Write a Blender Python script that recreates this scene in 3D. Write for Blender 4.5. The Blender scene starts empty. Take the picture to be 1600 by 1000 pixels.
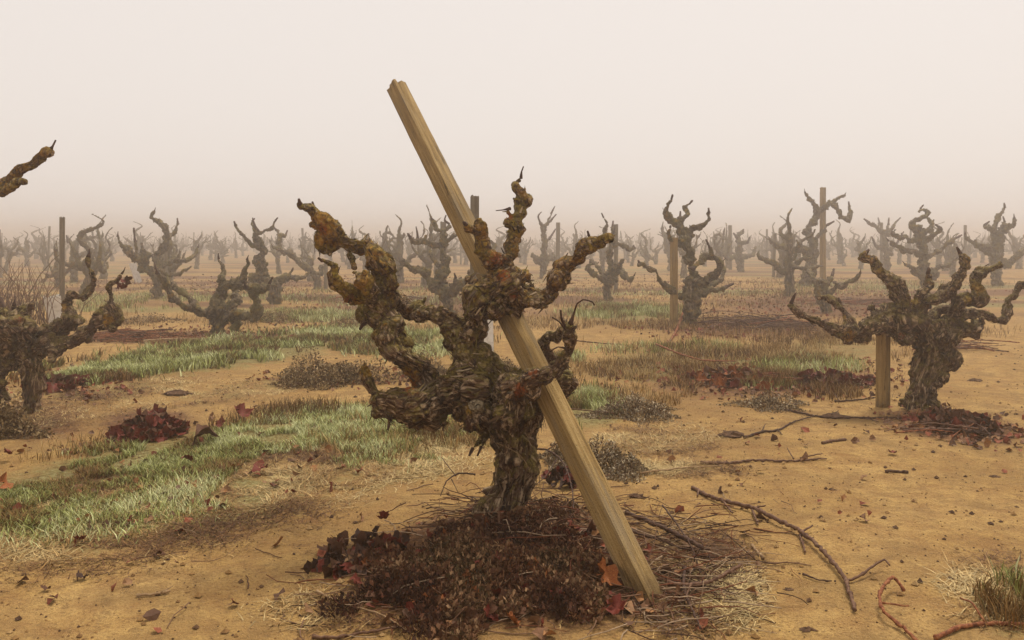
import bpy, math, random
import numpy as np
from mathutils import Vector, Matrix, Euler

SC = bpy.context.scene
COL = SC.collection
random.seed(7)
RNG = np.random.default_rng(7)

# ------------------------------------------------------------------ camera
F, CX, HY, CAMH = 1386.0, 800.0, 375.0, 0.90      # focal length in pixels of a 1600 px frame, horizon row, eye height
cam_d = bpy.data.cameras.new('camera')
cam = bpy.data.objects.new('camera', cam_d)
COL.objects.link(cam)
cam.location = (0, 0, CAMH)
cam.rotation_euler = (math.radians(90), 0, 0)
cam_d.sensor_fit = 'HORIZONTAL'
cam_d.sensor_width = 36.0
cam_d.lens = 36.0 * F / 1600.0
cam_d.shift_y = -(500.0 - HY) / 1600.0
cam_d.clip_start = 0.05
cam_d.clip_end = 3000.0
SC.camera = cam

# ------------------------------------------------------------------ sky, sun, exposure
SUN_EL, SUN_AZ = 62.0, 35.0            # degrees; azimuth measured from +Y (view direction) towards +X
world = bpy.data.worlds.new('World')
SC.world = world
world.use_nodes = True
wn, wl = world.node_tree.nodes, world.node_tree.links
wn.clear()
wo = wn.new('ShaderNodeOutputWorld')
bg = wn.new('ShaderNodeBackground')
sky = wn.new('ShaderNodeTexSky')
sky.sky_type = 'NISHITA'
sky.sun_disc = False
sky.sun_elevation = math.radians(SUN_EL)
sky.sun_rotation = math.radians(SUN_AZ)
sky.dust_density = 6.0
sky.air_density = 1.0
hz = wn.new('ShaderNodeMix'); hz.data_type = 'RGBA'      # fog-white overcast veil over the clear sky
hz.inputs[0].default_value = 0.93
hz.inputs[7].default_value = (7.2, 6.6, 6.15, 1)
wl.new(sky.outputs[0], hz.inputs[6])
wl.new(hz.outputs[2], bg.inputs[0])
bg.inputs[1].default_value = 0.063
wl.new(bg.outputs[0], wo.inputs[0])

sun_d = bpy.data.lights.new('sun', 'SUN')
sun_d.energy = 1.5
sun_d.angle = math.radians(15)
sun_d.color = (1.0, 0.93, 0.82)
sun = bpy.data.objects.new('sun', sun_d)
COL.objects.link(sun)
el, az = math.radians(SUN_EL), math.radians(SUN_AZ)
sdir = Vector((math.sin(az) * math.cos(el), math.cos(az) * math.cos(el), math.sin(el)))
sun.rotation_euler = sdir.to_track_quat('Z', 'Y').to_euler()

vs = SC.view_settings
vs.view_transform = 'Standard'
vs.look = 'None'
vs.exposure = 1.0
vs.gamma = 1.0
vs.use_curve_mapping = False
SC.render.engine = 'CYCLES'
SC.cycles.use_denoising = True
try:
    SC.cycles.denoiser = 'OPENIMAGEDENOISE'
except Exception:
    pass
SC.cycles.max_bounces = 6
SC.cycles.diffuse_bounces = 3
SC.cycles.volume_bounces = 3
SC.cycles.transparent_max_bounces = 4
SC.cycles.caustics_reflective = False
SC.cycles.caustics_refractive = False

# ------------------------------------------------------------------ helpers
def P(x, y, D):
    return np.array(((x - CX) / F * D, D, CAMH - (y - HY) / F * D))

def depth_at(y):                       # distance of flat ground under an image row
    return CAMH * F / max(y - HY, 3.0)

def G(x, y, lift=0.0):                 # a point on the ground
    D = depth_at(y)
    X = (x - CX) / F * D
    return np.array((X, D, ground_z(X, D) + lift))

def _h(ix, iy, iz, seed):
    h = (ix * 374761393 + iy * 668265263 + iz * 2147483647 + seed * 974634777) & 0xffffffff
    h = ((h ^ (h >> 13)) * 1274126177) & 0xffffffff
    h = ((h ^ (h >> 16)) * 2246822519) & 0xffffffff
    return ((h ^ (h >> 15)) & 0xffffff) / 16777215.0

def vnoise(p, seed=0):
    p = np.asarray(p, dtype=np.float64)
    f = np.floor(p)
    i = f.astype(np.int64) + 100000
    t = p - f
    t = t * t * (3 - 2 * t)
    o = 0
    for dx in (0, 1):
        wx = t[:, 0] if dx else 1 - t[:, 0]
        for dy in (0, 1):
            wy = t[:, 1] if dy else 1 - t[:, 1]
            for dz in (0, 1):
                wz = t[:, 2] if dz else 1 - t[:, 2]
                o = o + wx * wy * wz * _h(i[:, 0] + dx, i[:, 1] + dy, i[:, 2] + dz, seed)
    return o

def fbm(p, seed=0, n=4):
    p = np.asarray(p, dtype=np.float64)
    a, s, t = 1.0, 0.0, 0.0
    for k in range(n):
        s = s + a * vnoise(p, seed + k)
        t += a
        a *= 0.5
        p = p * 2.03
    return s / t

def mesh_np(name, V, faces, smooth=True):
    """faces: (n,3)/(n,4) arrays or a list of such arrays."""
    if not isinstance(faces, list):
        faces = [faces]
    faces = [np.asarray(f, dtype=np.int32) for f in faces if len(f)]
    me = bpy.data.meshes.new(name)
    V = np.asarray(V, dtype=np.float32)
    me.vertices.add(len(V))
    me.vertices.foreach_set('co', V.ravel())
    loops = np.concatenate([f.ravel() for f in faces])
    tot = np.concatenate([np.full(len(f), f.shape[1], dtype=np.int32) for f in faces])
    start = np.concatenate([[0], np.cumsum(tot)[:-1]]).astype(np.int32)
    me.loops.add(len(loops))
    me.loops.foreach_set('vertex_index', loops)
    me.polygons.add(len(tot))
    me.polygons.foreach_set('loop_start', start)
    me.polygons.foreach_set('loop_total', tot)
    me.polygons.foreach_set('use_smooth', np.full(len(tot), bool(smooth)))
    me.update(calc_edges=True)
    return me

def attr(me, name, kind, data):
    a = me.attributes.new(name, kind, 'POINT')
    key = {'FLOAT': 'value', 'FLOAT_VECTOR': 'vector', 'FLOAT_COLOR': 'color'}[kind]
    a.data.foreach_set(key, np.asarray(data, dtype=np.float32).ravel())

def link(name, me, mat=None, parent=None, loc=None):
    o = bpy.data.objects.new(name, me)
    COL.objects.link(o)
    if mat is not None and me is not None and not me.materials:
        me.materials.append(mat)
    if parent is not None:
        o.parent = parent
    if loc is not None:
        o.location = loc
    return o

def tag(o, label=None, cat=None, group=None, kind=None):
    if label: o['label'] = label
    if cat: o['category'] = cat
    if group: o['group'] = group
    if kind: o['kind'] = kind
    return o

def empty(name, loc):
    o = bpy.data.objects.new(name, None)
    o.empty_display_size = 0.05
    COL.objects.link(o)
    o.location = loc
    return o

def catmull(pts, step):
    """pts (n,k) -> resampled smooth polyline; first three columns are the position."""
    pts = np.asarray(pts, dtype=np.float64)
    if len(pts) < 2:
        return pts
    e = np.vstack([2 * pts[0] - pts[1], pts, 2 * pts[-1] - pts[-2]])
    out = []
    for i in range(1, len(e) - 2):
        p0, p1, p2, p3 = e[i - 1], e[i], e[i + 1], e[i + 2]
        L = np.linalg.norm(p2[:3] - p1[:3])
        n = max(1, int(math.ceil(L / step)))
        for k in range(n):
            t = k / n
            out.append(0.5 * (2 * p1 + (p2 - p0) * t + (2 * p0 - 5 * p1 + 4 * p2 - p3) * t * t
                              + (3 * p1 - p0 - 3 * p2 + p3) * t ** 3))
    out.append(e[-2])
    return np.array(out)

def tube(path, rad, sides=8, noise=None, blunt=0.5):
    """closed tube around path (n,3), radius (n,). Returns V, quads, tris."""
    path = np.asarray(path); rad = np.maximum(np.asarray(rad), 1e-4)
    n = len(path)
    T = np.gradient(path, axis=0)
    T /= np.linalg.norm(T, axis=1)[:, None] + 1e-12
    a = np.array((0, 0, 1.0)) if abs(T[0][2]) < 0.9 else np.array((1.0, 0, 0))
    u = np.cross(T[0], a); u /= np.linalg.norm(u)
    ang = np.linspace(0, 2 * math.pi, sides, endpoint=False)
    V = []
    for i in range(n):
        u = u - T[i] * np.dot(u, T[i]); u /= np.linalg.norm(u) + 1e-12
        w = np.cross(T[i], u)
        r = rad[i] * (noise[i] if noise is not None else 1.0)
        V.append(path[i] + np.outer(np.cos(ang) * r, u) + np.outer(np.sin(ang) * r, w))
    V = np.vstack(V + [(path[0] - T[0] * rad[0] * blunt)[None], (path[-1] + T[-1] * rad[-1] * blunt)[None]])
    k = np.arange(sides); k2 = (k + 1) % sides
    q = [np.stack([i * sides + k, i * sides + k2, (i + 1) * sides + k2, (i + 1) * sides + k], 1) for i in range(n - 1)]
    q = np.vstack(q) if q else np.zeros((0, 4), int)
    A, B = n * sides, n * sides + 1
    t = np.vstack([np.stack([np.full(sides, A), k2, k], 1),
                   np.stack([np.full(sides, B), (n - 1) * sides + k, (n - 1) * sides + k2], 1)])
    return V, q, t

class Bag:
    """collects pieces of ONE mesh"""
    def __init__(self):
        self.V, self.Q, self.T, self.C, self.n = [], [], [], [], 0
    def add(self, V, q=None, t=None, col=None):
        self.V.append(V)
        if q is not None and len(q): self.Q.append(np.asarray(q) + self.n)
        if t is not None and len(t): self.T.append(np.asarray(t) + self.n)
        if col is not None:
            self.C.append(np.tile(np.asarray(list(col) + [1.0]), (len(V), 1)))
        self.n += len(V)
    def mesh(self, name, smooth=True):
        f = []
        if self.Q: f.append(np.vstack(self.Q))
        if self.T: f.append(np.vstack(self.T))
        me = mesh_np(name, np.vstack(self.V), f, smooth)
        if self.C: attr(me, 'tint', 'FLOAT_COLOR', np.vstack(self.C))
        return me

# ------------------------------------------------------------------ zones on the ground (image ellipses carried onto the ground)
#  cx, cy, rx, ry, slope angle, weight
GRASS = [(200, 770, 280, 60, -.16, .6), (250, 722, 330, 40, -.17, 1), (600, 680, 160, 40, .05, 1), (60, 790, 110, 45, -.1, .8),
         (330, 556, 270, 24, -.13, 1), (640, 535, 110, 18, 0, .7), (930, 640, 60, 32, -.1, .9), (1190, 600, 70, 14, 0, .6),
         (1260, 560, 110, 28, 0, .4), (480, 497, 110, 9, 0, .6), (975, 490, 90, 13, 0, .8), (300, 466, 230, 7, 0, .5),
         (1585, 965, 75, 55, 0, .7), (1350, 445, 140, 8, 0, .4), (150, 585, 110, 26, -.1, .5)]
DRY = [(260, 800, 340, 52, -.17, 1), (560, 740, 210, 35, -.05, .7), (1080, 572, 190, 36, 0, 1), (1290, 550, 130, 30, 0, .8),
       (160, 610, 160, 22, -.08, .7), (380, 610, 200, 18, -.15, .6), (1010, 690, 130, 30, 0, .6), (1030, 735, 120, 16, 0, .6),
       (1090, 930, 90, 80, 0, .7), (1560, 930, 90, 60, 0, .5), (1000, 500, 200, 20, 0, .5), (620, 500, 200, 20, 0, .5)]
LITTER = [(230, 662, 95, 30, 0, .8), (90, 600, 90, 22, 0, .6), (270, 527, 180, 12, 0, 1), (1150, 600, 190, 34, 0, .7),
          (1160, 510, 170, 18, 0, .9), (1490, 668, 120, 24, .1, 1), (640, 480, 170, 22, 0, .8), (1300, 478, 220, 22, 0, .8),
          (1230, 600, 170, 20, -.05, .8), (820, 905, 300, 100, 0, 1), (620, 870, 130, 45, -.2, .8), (60, 660, 110, 40, 0, .7)]

def ell(lst, px, py):
    w = np.zeros_like(px)
    for cx, cy, rx, ry, a, k in lst:
        c, s = math.cos(a), math.sin(a)
        dx, dy = px - cx, py - cy
        u, v = (dx * c + dy * s) / rx, (-dx * s + dy * c) / ry
        w = np.maximum(w, k * np.clip(1.6 - 1.2 * np.sqrt(u * u + v * v), 0, 1))
    return w

HX, HYD = (800 - CX) / F * 2.70, 2.55       # middle of the weedy mound under the nearest vine

def ground_z(X, Y):
    X = np.asarray(X, dtype=np.float64); Y = np.asarray(Y, dtype=np.float64)
    s = np.shape(X)
    q = np.stack([X.ravel(), Y.ravel(), np.zeros(X.size)], 1)
    z = (fbm(q * 0.9, 11, 3) - .5) * 0.05 + (fbm(q * 5.0, 21, 3) - .5) * 0.018
    near = np.clip((Y.ravel() - 1.2) / 1.0, 0, 1)
    m = np.exp(-(((X.ravel() - HX) / 0.42) ** 2 + ((Y.ravel() - HYD) / 0.42) ** 2))
    m2 = np.exp(-(((X.ravel() - HX - .03) / 0.22) ** 2 + ((Y.ravel() - 2.68) / 0.22) ** 2))
    z = z * near + 0.03 * m + .045 * m2
    return z.reshape(s) if s else float(z[0])

# ------------------------------------------------------------------ node helpers
def new_mat(name):
    m = bpy.data.materials.new(name)
    m.use_nodes = True
    nt = m.node_tree
    b = nt.nodes['Principled BSDF']
    b.inputs['Roughness'].default_value = 0.9
    b.inputs['Specular IOR Level'].default_value = 0.2
    return m, nt, b

class N:
    def __init__(self, nt): self.nt = nt
    def node(self, t, **kw):
        n = self.nt.nodes.new(t)
        for k, v in kw.items(): setattr(n, k, v)
        return n
    def lk(self, a, b): self.nt.links.new(a, b)
    def attr(self, name, out='Fac'):
        n = self.node('ShaderNodeAttribute'); n.attribute_name = name
        return n.outputs[out]
    def noise(self, vec, scale, detail=4, rough=.55, out=0):
        n = self.node('ShaderNodeTexNoise')
        n.inputs['Scale'].default_value = scale; n.inputs['Detail'].default_value = detail
        n.inputs['Roughness'].default_value = rough
        if vec is not None: self.lk(vec, n.inputs['Vector'])
        return n.outputs[out]
    def ramp(self, fac, stops):
        n = self.node('ShaderNodeValToRGB')
        e = n.color_ramp.elements
        while len(e) < len(stops): e.new(0.5)
        for i, (p, c) in enumerate(stops):
            e[i].position = p
            e[i].color = (c[0], c[1], c[2], 1) if hasattr(c, '__len__') else (c, c, c, 1)
        self.lk(fac, n.inputs[0])
        return n.outputs[0]
    def mix(self, fac, a, b, mode='MIX'):
        n = self.node('ShaderNodeMix'); n.data_type = 'RGBA'; n.blend_type = mode
        for s, v in ((0, fac), (6, a), (7, b)):
            if hasattr(v, 'links'): self.lk(v, n.inputs[s])
            elif hasattr(v, '__len__'): n.inputs[s].default_value = (v[0], v[1], v[2], 1)
            else: n.inputs[s].default_value = v
        return n.outputs[2]
    def math(self, op, a, b=0.0, clamp=False):
        n = self.node('ShaderNodeMath', operation=op, use_clamp=clamp)
        for i, v in enumerate((a, b)):
            if hasattr(v, 'links'): self.lk(v, n.inputs[i])
            else: n.inputs[i].default_value = v
        return n.outputs[0]
    def bump(self, h, strength, dist, bsdf):
        n = self.node('ShaderNodeBump')
        n.inputs['Strength'].default_value = strength; n.inputs['Distance'].default_value = dist
        self.lk(h, n.inputs['Height']); self.lk(n.outputs[0], bsdf.inputs['Normal'])
    def obj(self): return self.node('ShaderNodeTexCoord').outputs['Object']
    def pos(self): return self.node('ShaderNodeNewGeometry').outputs['Position']

# sandy soil
def soil_material():
    m, nt, b = new_mat('sandy_soil'); n = N(nt)
    p = n.pos()
    sep = n.node('ShaderNodeSeparateColor'); 
    a = n.node('ShaderNodeAttribute'); a.attribute_name = 'zone'
    n.lk(a.outputs['Color'], sep.inputs[0])
    big = n.noise(p, 1.6, 5, .6)
    mid = n.noise(p, 9.0, 5, .65)
    fine = n.noise(p, 110.0, 3, .7)
    grit = n.noise(p, 380.0, 2, .6)
    sand = n.ramp(big, [(.28, (.27, .158, .050)), (.47, (.45, .278, .088)), (.66, (.57, .37, .135))])
    sand = n.mix(n.ramp(mid, [(.35, 0.75), (.62, 0.0)]), sand, (.25, .125, .040))
    sand = n.mix(n.ramp(fine, [(.40, .55), (.50, 0.0)]), sand, (.19, .10, .036))
    sand = n.mix(n.ramp(n.noise(p, 3.2, 6, .7), [(.48, 0.0), (.62, .72)]), sand, (.24, .140, .046))
    sand = n.mix(n.ramp(n.noise(p, 26.0, 5, .75), [(.54, 0.0), (.62, .5)]), sand, (.17, .098, .036))
    sand = n.mix(n.ramp(grit, [(.58, 0.0), (.70, .5)]), sand, (.58, .40, .20))
    litter = n.ramp(n.noise(p, 60.0, 4, .7), [(.3, (.040, .018, .010)), (.5, (.13, .055, .025)), (.68, (.24, .12, .05))])
    turf = n.ramp(n.noise(p, 45.0, 4, .7), [(.3, (.07, .05, .015)), (.5, (.20, .16, .05)), (.7, (.33, .33, .16))])
    def mask(ch, lo, hi):
        s = n.math('ADD', sep.outputs[ch], n.math('MULTIPLY', n.math('SUBTRACT', mid, .5), 1.3))
        return n.ramp(s, [(lo, 0.0), (hi, 0.9)])
    c = n.mix(mask(0, .35, .75), sand, litter)
    c = n.mix(mask(1, .35, .8), c, turf)
    n.lk(c, b.inputs['Base Color'])
    hgt = n.math('ADD', n.math('MULTIPLY', mid, .9), n.math('ADD', n.math('MULTIPLY', fine, .35), n.math('MULTIPLY', grit, .12)))
    n.bump(hgt, 1.0, .03, b)
    b.inputs['Roughness'].default_value = .95
    return m

# gnarled bark with moss and lichen; 'grain' runs along each limb
def bark_material():
    m, nt, b = new_mat('vine_bark'); n = N(nt)
    g = n.attr('grain', 'Vector')
    p = n.obj()
    strip = n.noise(g, 95.0, 5, .65)
    fine = n.noise(g, 330.0, 3, .6)
    blot = n.noise(p, 16.0, 4, .6)
    c = n.ramp(strip, [(.34, (.006, .004, .0025)), (.45, (.040, .022, .013)), (.53, (.160, .100, .056)), (.62, (.50, .37, .24))])
    c = n.mix(n.ramp(blot, [(.45, 0.0), (.66, .65)]), c, (.085, .032, .017))
    geo = n.node('ShaderNodeNewGeometry')
    sx = n.node('ShaderNodeSeparateXYZ'); n.lk(geo.outputs['Normal'], sx.inputs[0])
    up = n.math('MULTIPLY', sx.outputs[2], .14)
    mossn = n.math('ADD', n.noise(p, 11.0, 5, .7), up)
    moss = n.ramp(n.noise(p, 160.0, 3, .7), [(.3, (.050, .036, .006)), (.50, (.150, .112, .017)), (.68, (.31, .235, .055))])
    c = n.mix(n.ramp(mossn, [(.50, 0.0), (.66, .75)]), c, moss)
    crust = n.ramp(n.noise(p, 70.0, 4, .7), [(.3, (.12, .050, .008)), (.5, (.34, .170, .020)), (.7, (.50, .32, .06))])
    olive = n.ramp(n.noise(p, 90.0, 4, .7), [(.3, (.08, .055, .008)), (.5, (.27, .195, .026)), (.7, (.44, .34, .08))])
    crust = n.mix(n.ramp(n.noise(p, 9.0, 3, .6), [(.44, 0.0), (.56, .9)]), crust, olive)
    lich = n.math('ADD', n.attr('lichen'), n.math('MULTIPLY', n.math('SUBTRACT', n.noise(p, 60.0, 6, .75), .5), 2.6))
    c = n.mix(n.ramp(lich, [(.50, 0.0), (.85, .85)]), c, crust)
    rust = n.math('ADD', n.attr('rust'), n.math('MULTIPLY', n.math('SUBTRACT', n.noise(p, 85.0, 5, .75), .5), 2.6))
    c = n.mix(n.ramp(rust, [(.66, 0.0), (1.0, .8)]), c, (.30, .075, .014))
    pale = n.noise(p, 48.0, 3, .6)
    c = n.mix(n.ramp(pale, [(.66, 0.0), (.72, .55)]), c, (.30, .27, .21))
    n.lk(c, b.inputs['Base Color'])
    n.bump(n.math('ADD', strip, n.math('MULTIPLY', fine, .5)), 1.0, .010, b)
    b.inputs['Roughness'].default_value = .82
    return m

# bark of vines further off: greyer, mossier, and lightened in colour to add fog fade
def old_bark_material():
    m, nt, b = new_mat('mossy_fog_paled_bark'); n = N(nt)
    p = n.obj()
    g = n.attr('grain', 'Vector')
    c = n.ramp(n.noise(g, 55.0, 5, .65), [(.3, (.026, .018, .010)), (.48, (.095, .068, .040)), (.64, (.28, .21, .135))])
    c = n.mix(n.ramp(n.noise(p, 6.5, 5, .7), [(.44, 0.0), (.6, .8)]), c, (.145, .118, .032))
    c = n.mix(n.ramp(n.noise(p, 13.0, 4, .65), [(.56, 0.0), (.68, .75)]), c, (.30, .18, .040))
    n.lk(c, b.inputs['Base Color'])
    n.bump(n.noise(g, 55.0, 5, .65), 1.0, .012, b)
    return m

def shred_material():
    m, nt, b = new_mat('peeling_bark'); n = N(nt)
    g = n.attr('grain', 'Vector')
    c = n.ramp(n.noise(g, 9.0, 3, .7), [(.30, (.014, .008, .005)), (.44, (.055, .032, .018)), (.55, (.13, .082, .045)), (.64, (.40, .30, .19))])
    c = n.mix(n.ramp(n.noise(g, 5.0, 2, .5), [(.54, 0.0), (.60, .8)]), c, (.13, .10, .018))
    n.lk(c, b.inputs['Base Color'])
    return m

def wood_material(name, dark, mid, light):
    m, nt, b = new_mat(name); n = N(nt)
    p = n.obj()
    mp = n.node('ShaderNodeMapping'); mp.inputs['Scale'].default_value = (1, 1, .045)
    n.lk(p, mp.inputs[0])
    g1 = n.noise(mp.outputs[0], 95.0, 6, .62)
    g2 = n.noise(p, 2.6, 4, .6)
    spk = n.noise(p, 190.0, 3, .6)
    sp = n.node('ShaderNodeSeparateXYZ'); n.lk(p, sp.inputs[0])
    c = n.ramp(g1, [(.28, dark), (.5, mid), (.74, light)])
    c = n.mix(n.ramp(g2, [(.42, 0.0), (.68, .55)]), c, dark)
    mp2 = n.node('ShaderNodeMapping'); mp2.inputs['Scale'].default_value = (1, 1, .12); n.lk(p, mp2.inputs[0])
    c = n.mix(n.ramp(n.noise(mp2.outputs[0], 22.0, 5, .65), [(.50, 0.0), (.64, .65)]), c, (.21, .165, .105))
    c = n.mix(n.ramp(n.noise(mp2.outputs[0], 60.0, 4, .6), [(.62, 0.0), (.68, .8)]), c, (dark[0] * .45, dark[1] * .45, dark[2] * .45))
    c = n.mix(n.ramp(spk, [(.30, .6), (.40, 0.0)]), c, (dark[0] * .4, dark[1] * .4, dark[2] * .4))
    foot = n.math('SUBTRACT', .62, n.math('ADD', n.math('MULTIPLY', sp.outputs[2], 3.2), n.math('MULTIPLY', n.noise(p, 18.0, 4, .7), .7)))
    c = n.mix(n.ramp(foot, [(.0, 0.0), (.35, .6)]), c, (.085, .050, .022))
    n.lk(c, b.inputs['Base Color'])
    n.bump(n.math('ADD', g1, n.math('MULTIPLY', spk, .35)), 1.0, .009, b)
    b.inputs['Roughness'].default_value = .88
    return m

def tint_material(name, rough=.8, scale=120.0, vary=.35, sheen=0.0, back=True):
    m, nt, b = new_mat(name); n = N(nt)
    t = n.attr('tint', 'Color')
    v = n.noise(n.obj(), scale, 3, .6)
    c = n.mix(n.ramp(v, [(.3, vary), (.6, 0.0)]), t, (.03, .018, .008))
    n.lk(c, b.inputs['Base Color'])
    b.inputs['Roughness'].default_value = rough
    return m

def plain_material(name, stops, scale, rough=.85, bump=.4, dist=.004, stretch=None):
    m, nt, b = new_mat(name); n = N(nt)
    p = n.obj()
    if stretch:
        mp = n.node('ShaderNodeMapping'); mp.inputs['Scale'].default_value = stretch
        n.lk(p, mp.inputs[0]); p = mp.outputs[0]
    v = n.noise(p, scale, 5, .65)
    n.lk(n.ramp(v, stops), b.inputs['Base Color'])
    n.bump(v, bump, dist, b)
    b.inputs['Roughness'].default_value = rough
    return m

M = {
    'soil': soil_material(),
    'bark': bark_material(),
    'oldbark': old_bark_material(),
    'shred': shred_material(),
    'post': wood_material('treated_pine', (.165, .100, .032), (.33, .215, .078), (.47, .335, .145)),
    'greypost': wood_material('weathered_pine', (.09, .068, .040), (.19, .15, .095), (.30, .25, .17)),
    'grass': tint_material('grass_blades', .7, 40, .12),
    'weed': tint_material('dried_weed', .9, 90, .3),
    'leafmass': tint_material('leaf_litter', .75, 60, .4),
    'cane': plain_material('brown_cane', [(.3, (.045, .018, .010)), (.5, (.115, .055, .030)), (.7, (.21, .12, .07))], 60, .7),
    'darkcane': plain_material('dark_cane', [(.3, (.020, .010, .007)), (.5, (.060, .028, .017)), (.7, (.13, .075, .045))], 60, .75),
    'redcane': plain_material('red_cane', [(.32, (.07, .020, .010)), (.5, (.21, .065, .024)), (.66, (.36, .15, .06))], 90, .75, .8),
    'palecane': plain_material('pale_stick', [(.3, (.16, .095, .045)), (.5, (.30, .19, .095)), (.7, (.44, .31, .17))], 50, .8),
    'leafred': plain_material('red_leaf', [(.3, (.055, .008, .005)), (.5, (.14, .020, .011)), (.7, (.22, .045, .018))], 26, .6),
    'leafbrown': plain_material('brown_leaf', [(.3, (.035, .014, .008)), (.5, (.095, .038, .018)), (.7, (.18, .085, .04))], 26, .7),
    'leaforange': plain_material('orange_leaf', [(.3, (.13, .022, .010)), (.5, (.29, .085, .022)), (.7, (.42, .19, .05))], 18, .6),
    'leafdark': plain_material('dark_leaf', [(.3, (.016, .008, .006)), (.6, (.055, .024, .015))], 26, .7),
    'carton': plain_material('white_carton', [(.3, (.45, .41, .34)), (.5, (.74, .71, .64)), (.7, (.82, .80, .75))], 14, .6),
    'scar': plain_material('cut_wood', [(.3, (.035, .024, .014)), (.48, (.15, .11, .062)), (.66, (.34, .28, .18))], 120, .85, .8),
    'hole': plain_material('rotted_wood', [(.3, (.010, .006, .004)), (.7, (.03, .018, .011))], 80, .95),
    'clod': plain_material('dark_clod', [(.3, (.035, .018, .010)), (.5, (.09, .048, .026)), (.7, (.16, .09, .045))], 70, .95),
}

# ------------------------------------------------------------------ ground
def build_ground():
    n = 620
    u = np.linspace(-1, 1, n)
    k = 9.3
    ax = 1500 * np.sinh(k * u) / math.sinh(k)
    X, Y = np.meshgrid(ax, ax + 2.6)
    X, Y = X.ravel(), Y.ravel()
    Z = ground_z(X, Y)
    fade = np.clip(1 - (np.hypot(X, Y) - 60) / 60, 0, 1)
    Z = Z * fade
    D = np.maximum(Y, .8)
    px, py = CX + X / D * F, HY + CAMH / D * F
    q = np.stack([X, Y, 0 * X], 1)
    lit, gr = ell(LITTER, px, py), np.maximum(ell(GRASS, px, py), .75 * ell(DRY, px, py))
    far = np.clip((Y - 8.0) / 5.0, 0, 1)                       # rows further off: strips of litter, turf and bare track
    ph = Y / 2.35 + (fbm(q * .25, 5, 2) - .5) * 1.4 + X * .03
    row = .5 + .5 * np.cos(2 * math.pi * ph)
    n1 = fbm(q * np.array((.35, .8, 1)), 31, 3)
    lit = np.maximum(lit, far * np.clip(row * .9 + (n1 - .5) * 2.2, 0, 1))
    row2 = .5 + .5 * np.cos(2 * math.pi * (ph + .38))
    gr = np.maximum(gr, far * np.clip(row2 ** 3 * .9 + (fbm(q * np.array((.3, .9, 1)), 41, 3) - .55) * 2.4, 0, 1))
    back = (Y < 0.8)
    lit[back] = .2; gr[back] = .2
    i = np.arange(n * n).reshape(n, n)
    f = np.stack([i[:-1, :-1].ravel(), i[:-1, 1:].ravel(), i[1:, 1:].ravel(), i[1:, :-1].ravel()], 1)
    me = mesh_np('ground', np.stack([X, Y, Z], 1), f)
    attr(me, 'zone', 'FLOAT_COLOR', np.stack([lit, gr, 0 * lit, 0 * lit + 1], 1))
    tag(link('ground', me, M['soil']), 'sandy tan vineyard soil with strips of litter and turf', 'ground', kind='structure')

build_ground()

# ------------------------------------------------------------------ fog
def build_haze():
    x, y0, y1, z0, z1 = 420.0, -60.0, 420.0, -1.2, 2.6
    V = [(-x, y0, z0), (x, y0, z0), (x, y1, z0), (-x, y1, z0), (-x, y0, z1), (x, y0, z1), (x, y1, z1), (-x, y1, z1)]
    f = [(0, 3, 2, 1), (4, 5, 6, 7), (0, 1, 5, 4), (1, 2, 6, 5), (2, 3, 7, 6), (3, 0, 4, 7)]
    me = mesh_np('haze', V, np.array(f), False)
    m = bpy.data.materials.new('fog'); m.use_nodes = True
    nt = m.node_tree; nt.nodes.clear()
    out = nt.nodes.new('ShaderNodeOutputMaterial')
    v = nt.nodes.new('ShaderNodeVolumePrincipled')
    v.inputs['Color'].default_value = (.965, .912, .862, 1)
    v.inputs['Density'].default_value = .0185
    v.inputs['Anisotropy'].default_value = 0.8
    nt.links.new(v.outputs[0], out.inputs['Volume'])
    tag(link('haze', me, m), 'pale warm ground fog lying over the vineyard', 'haze', kind='stuff')

build_haze()

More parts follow.
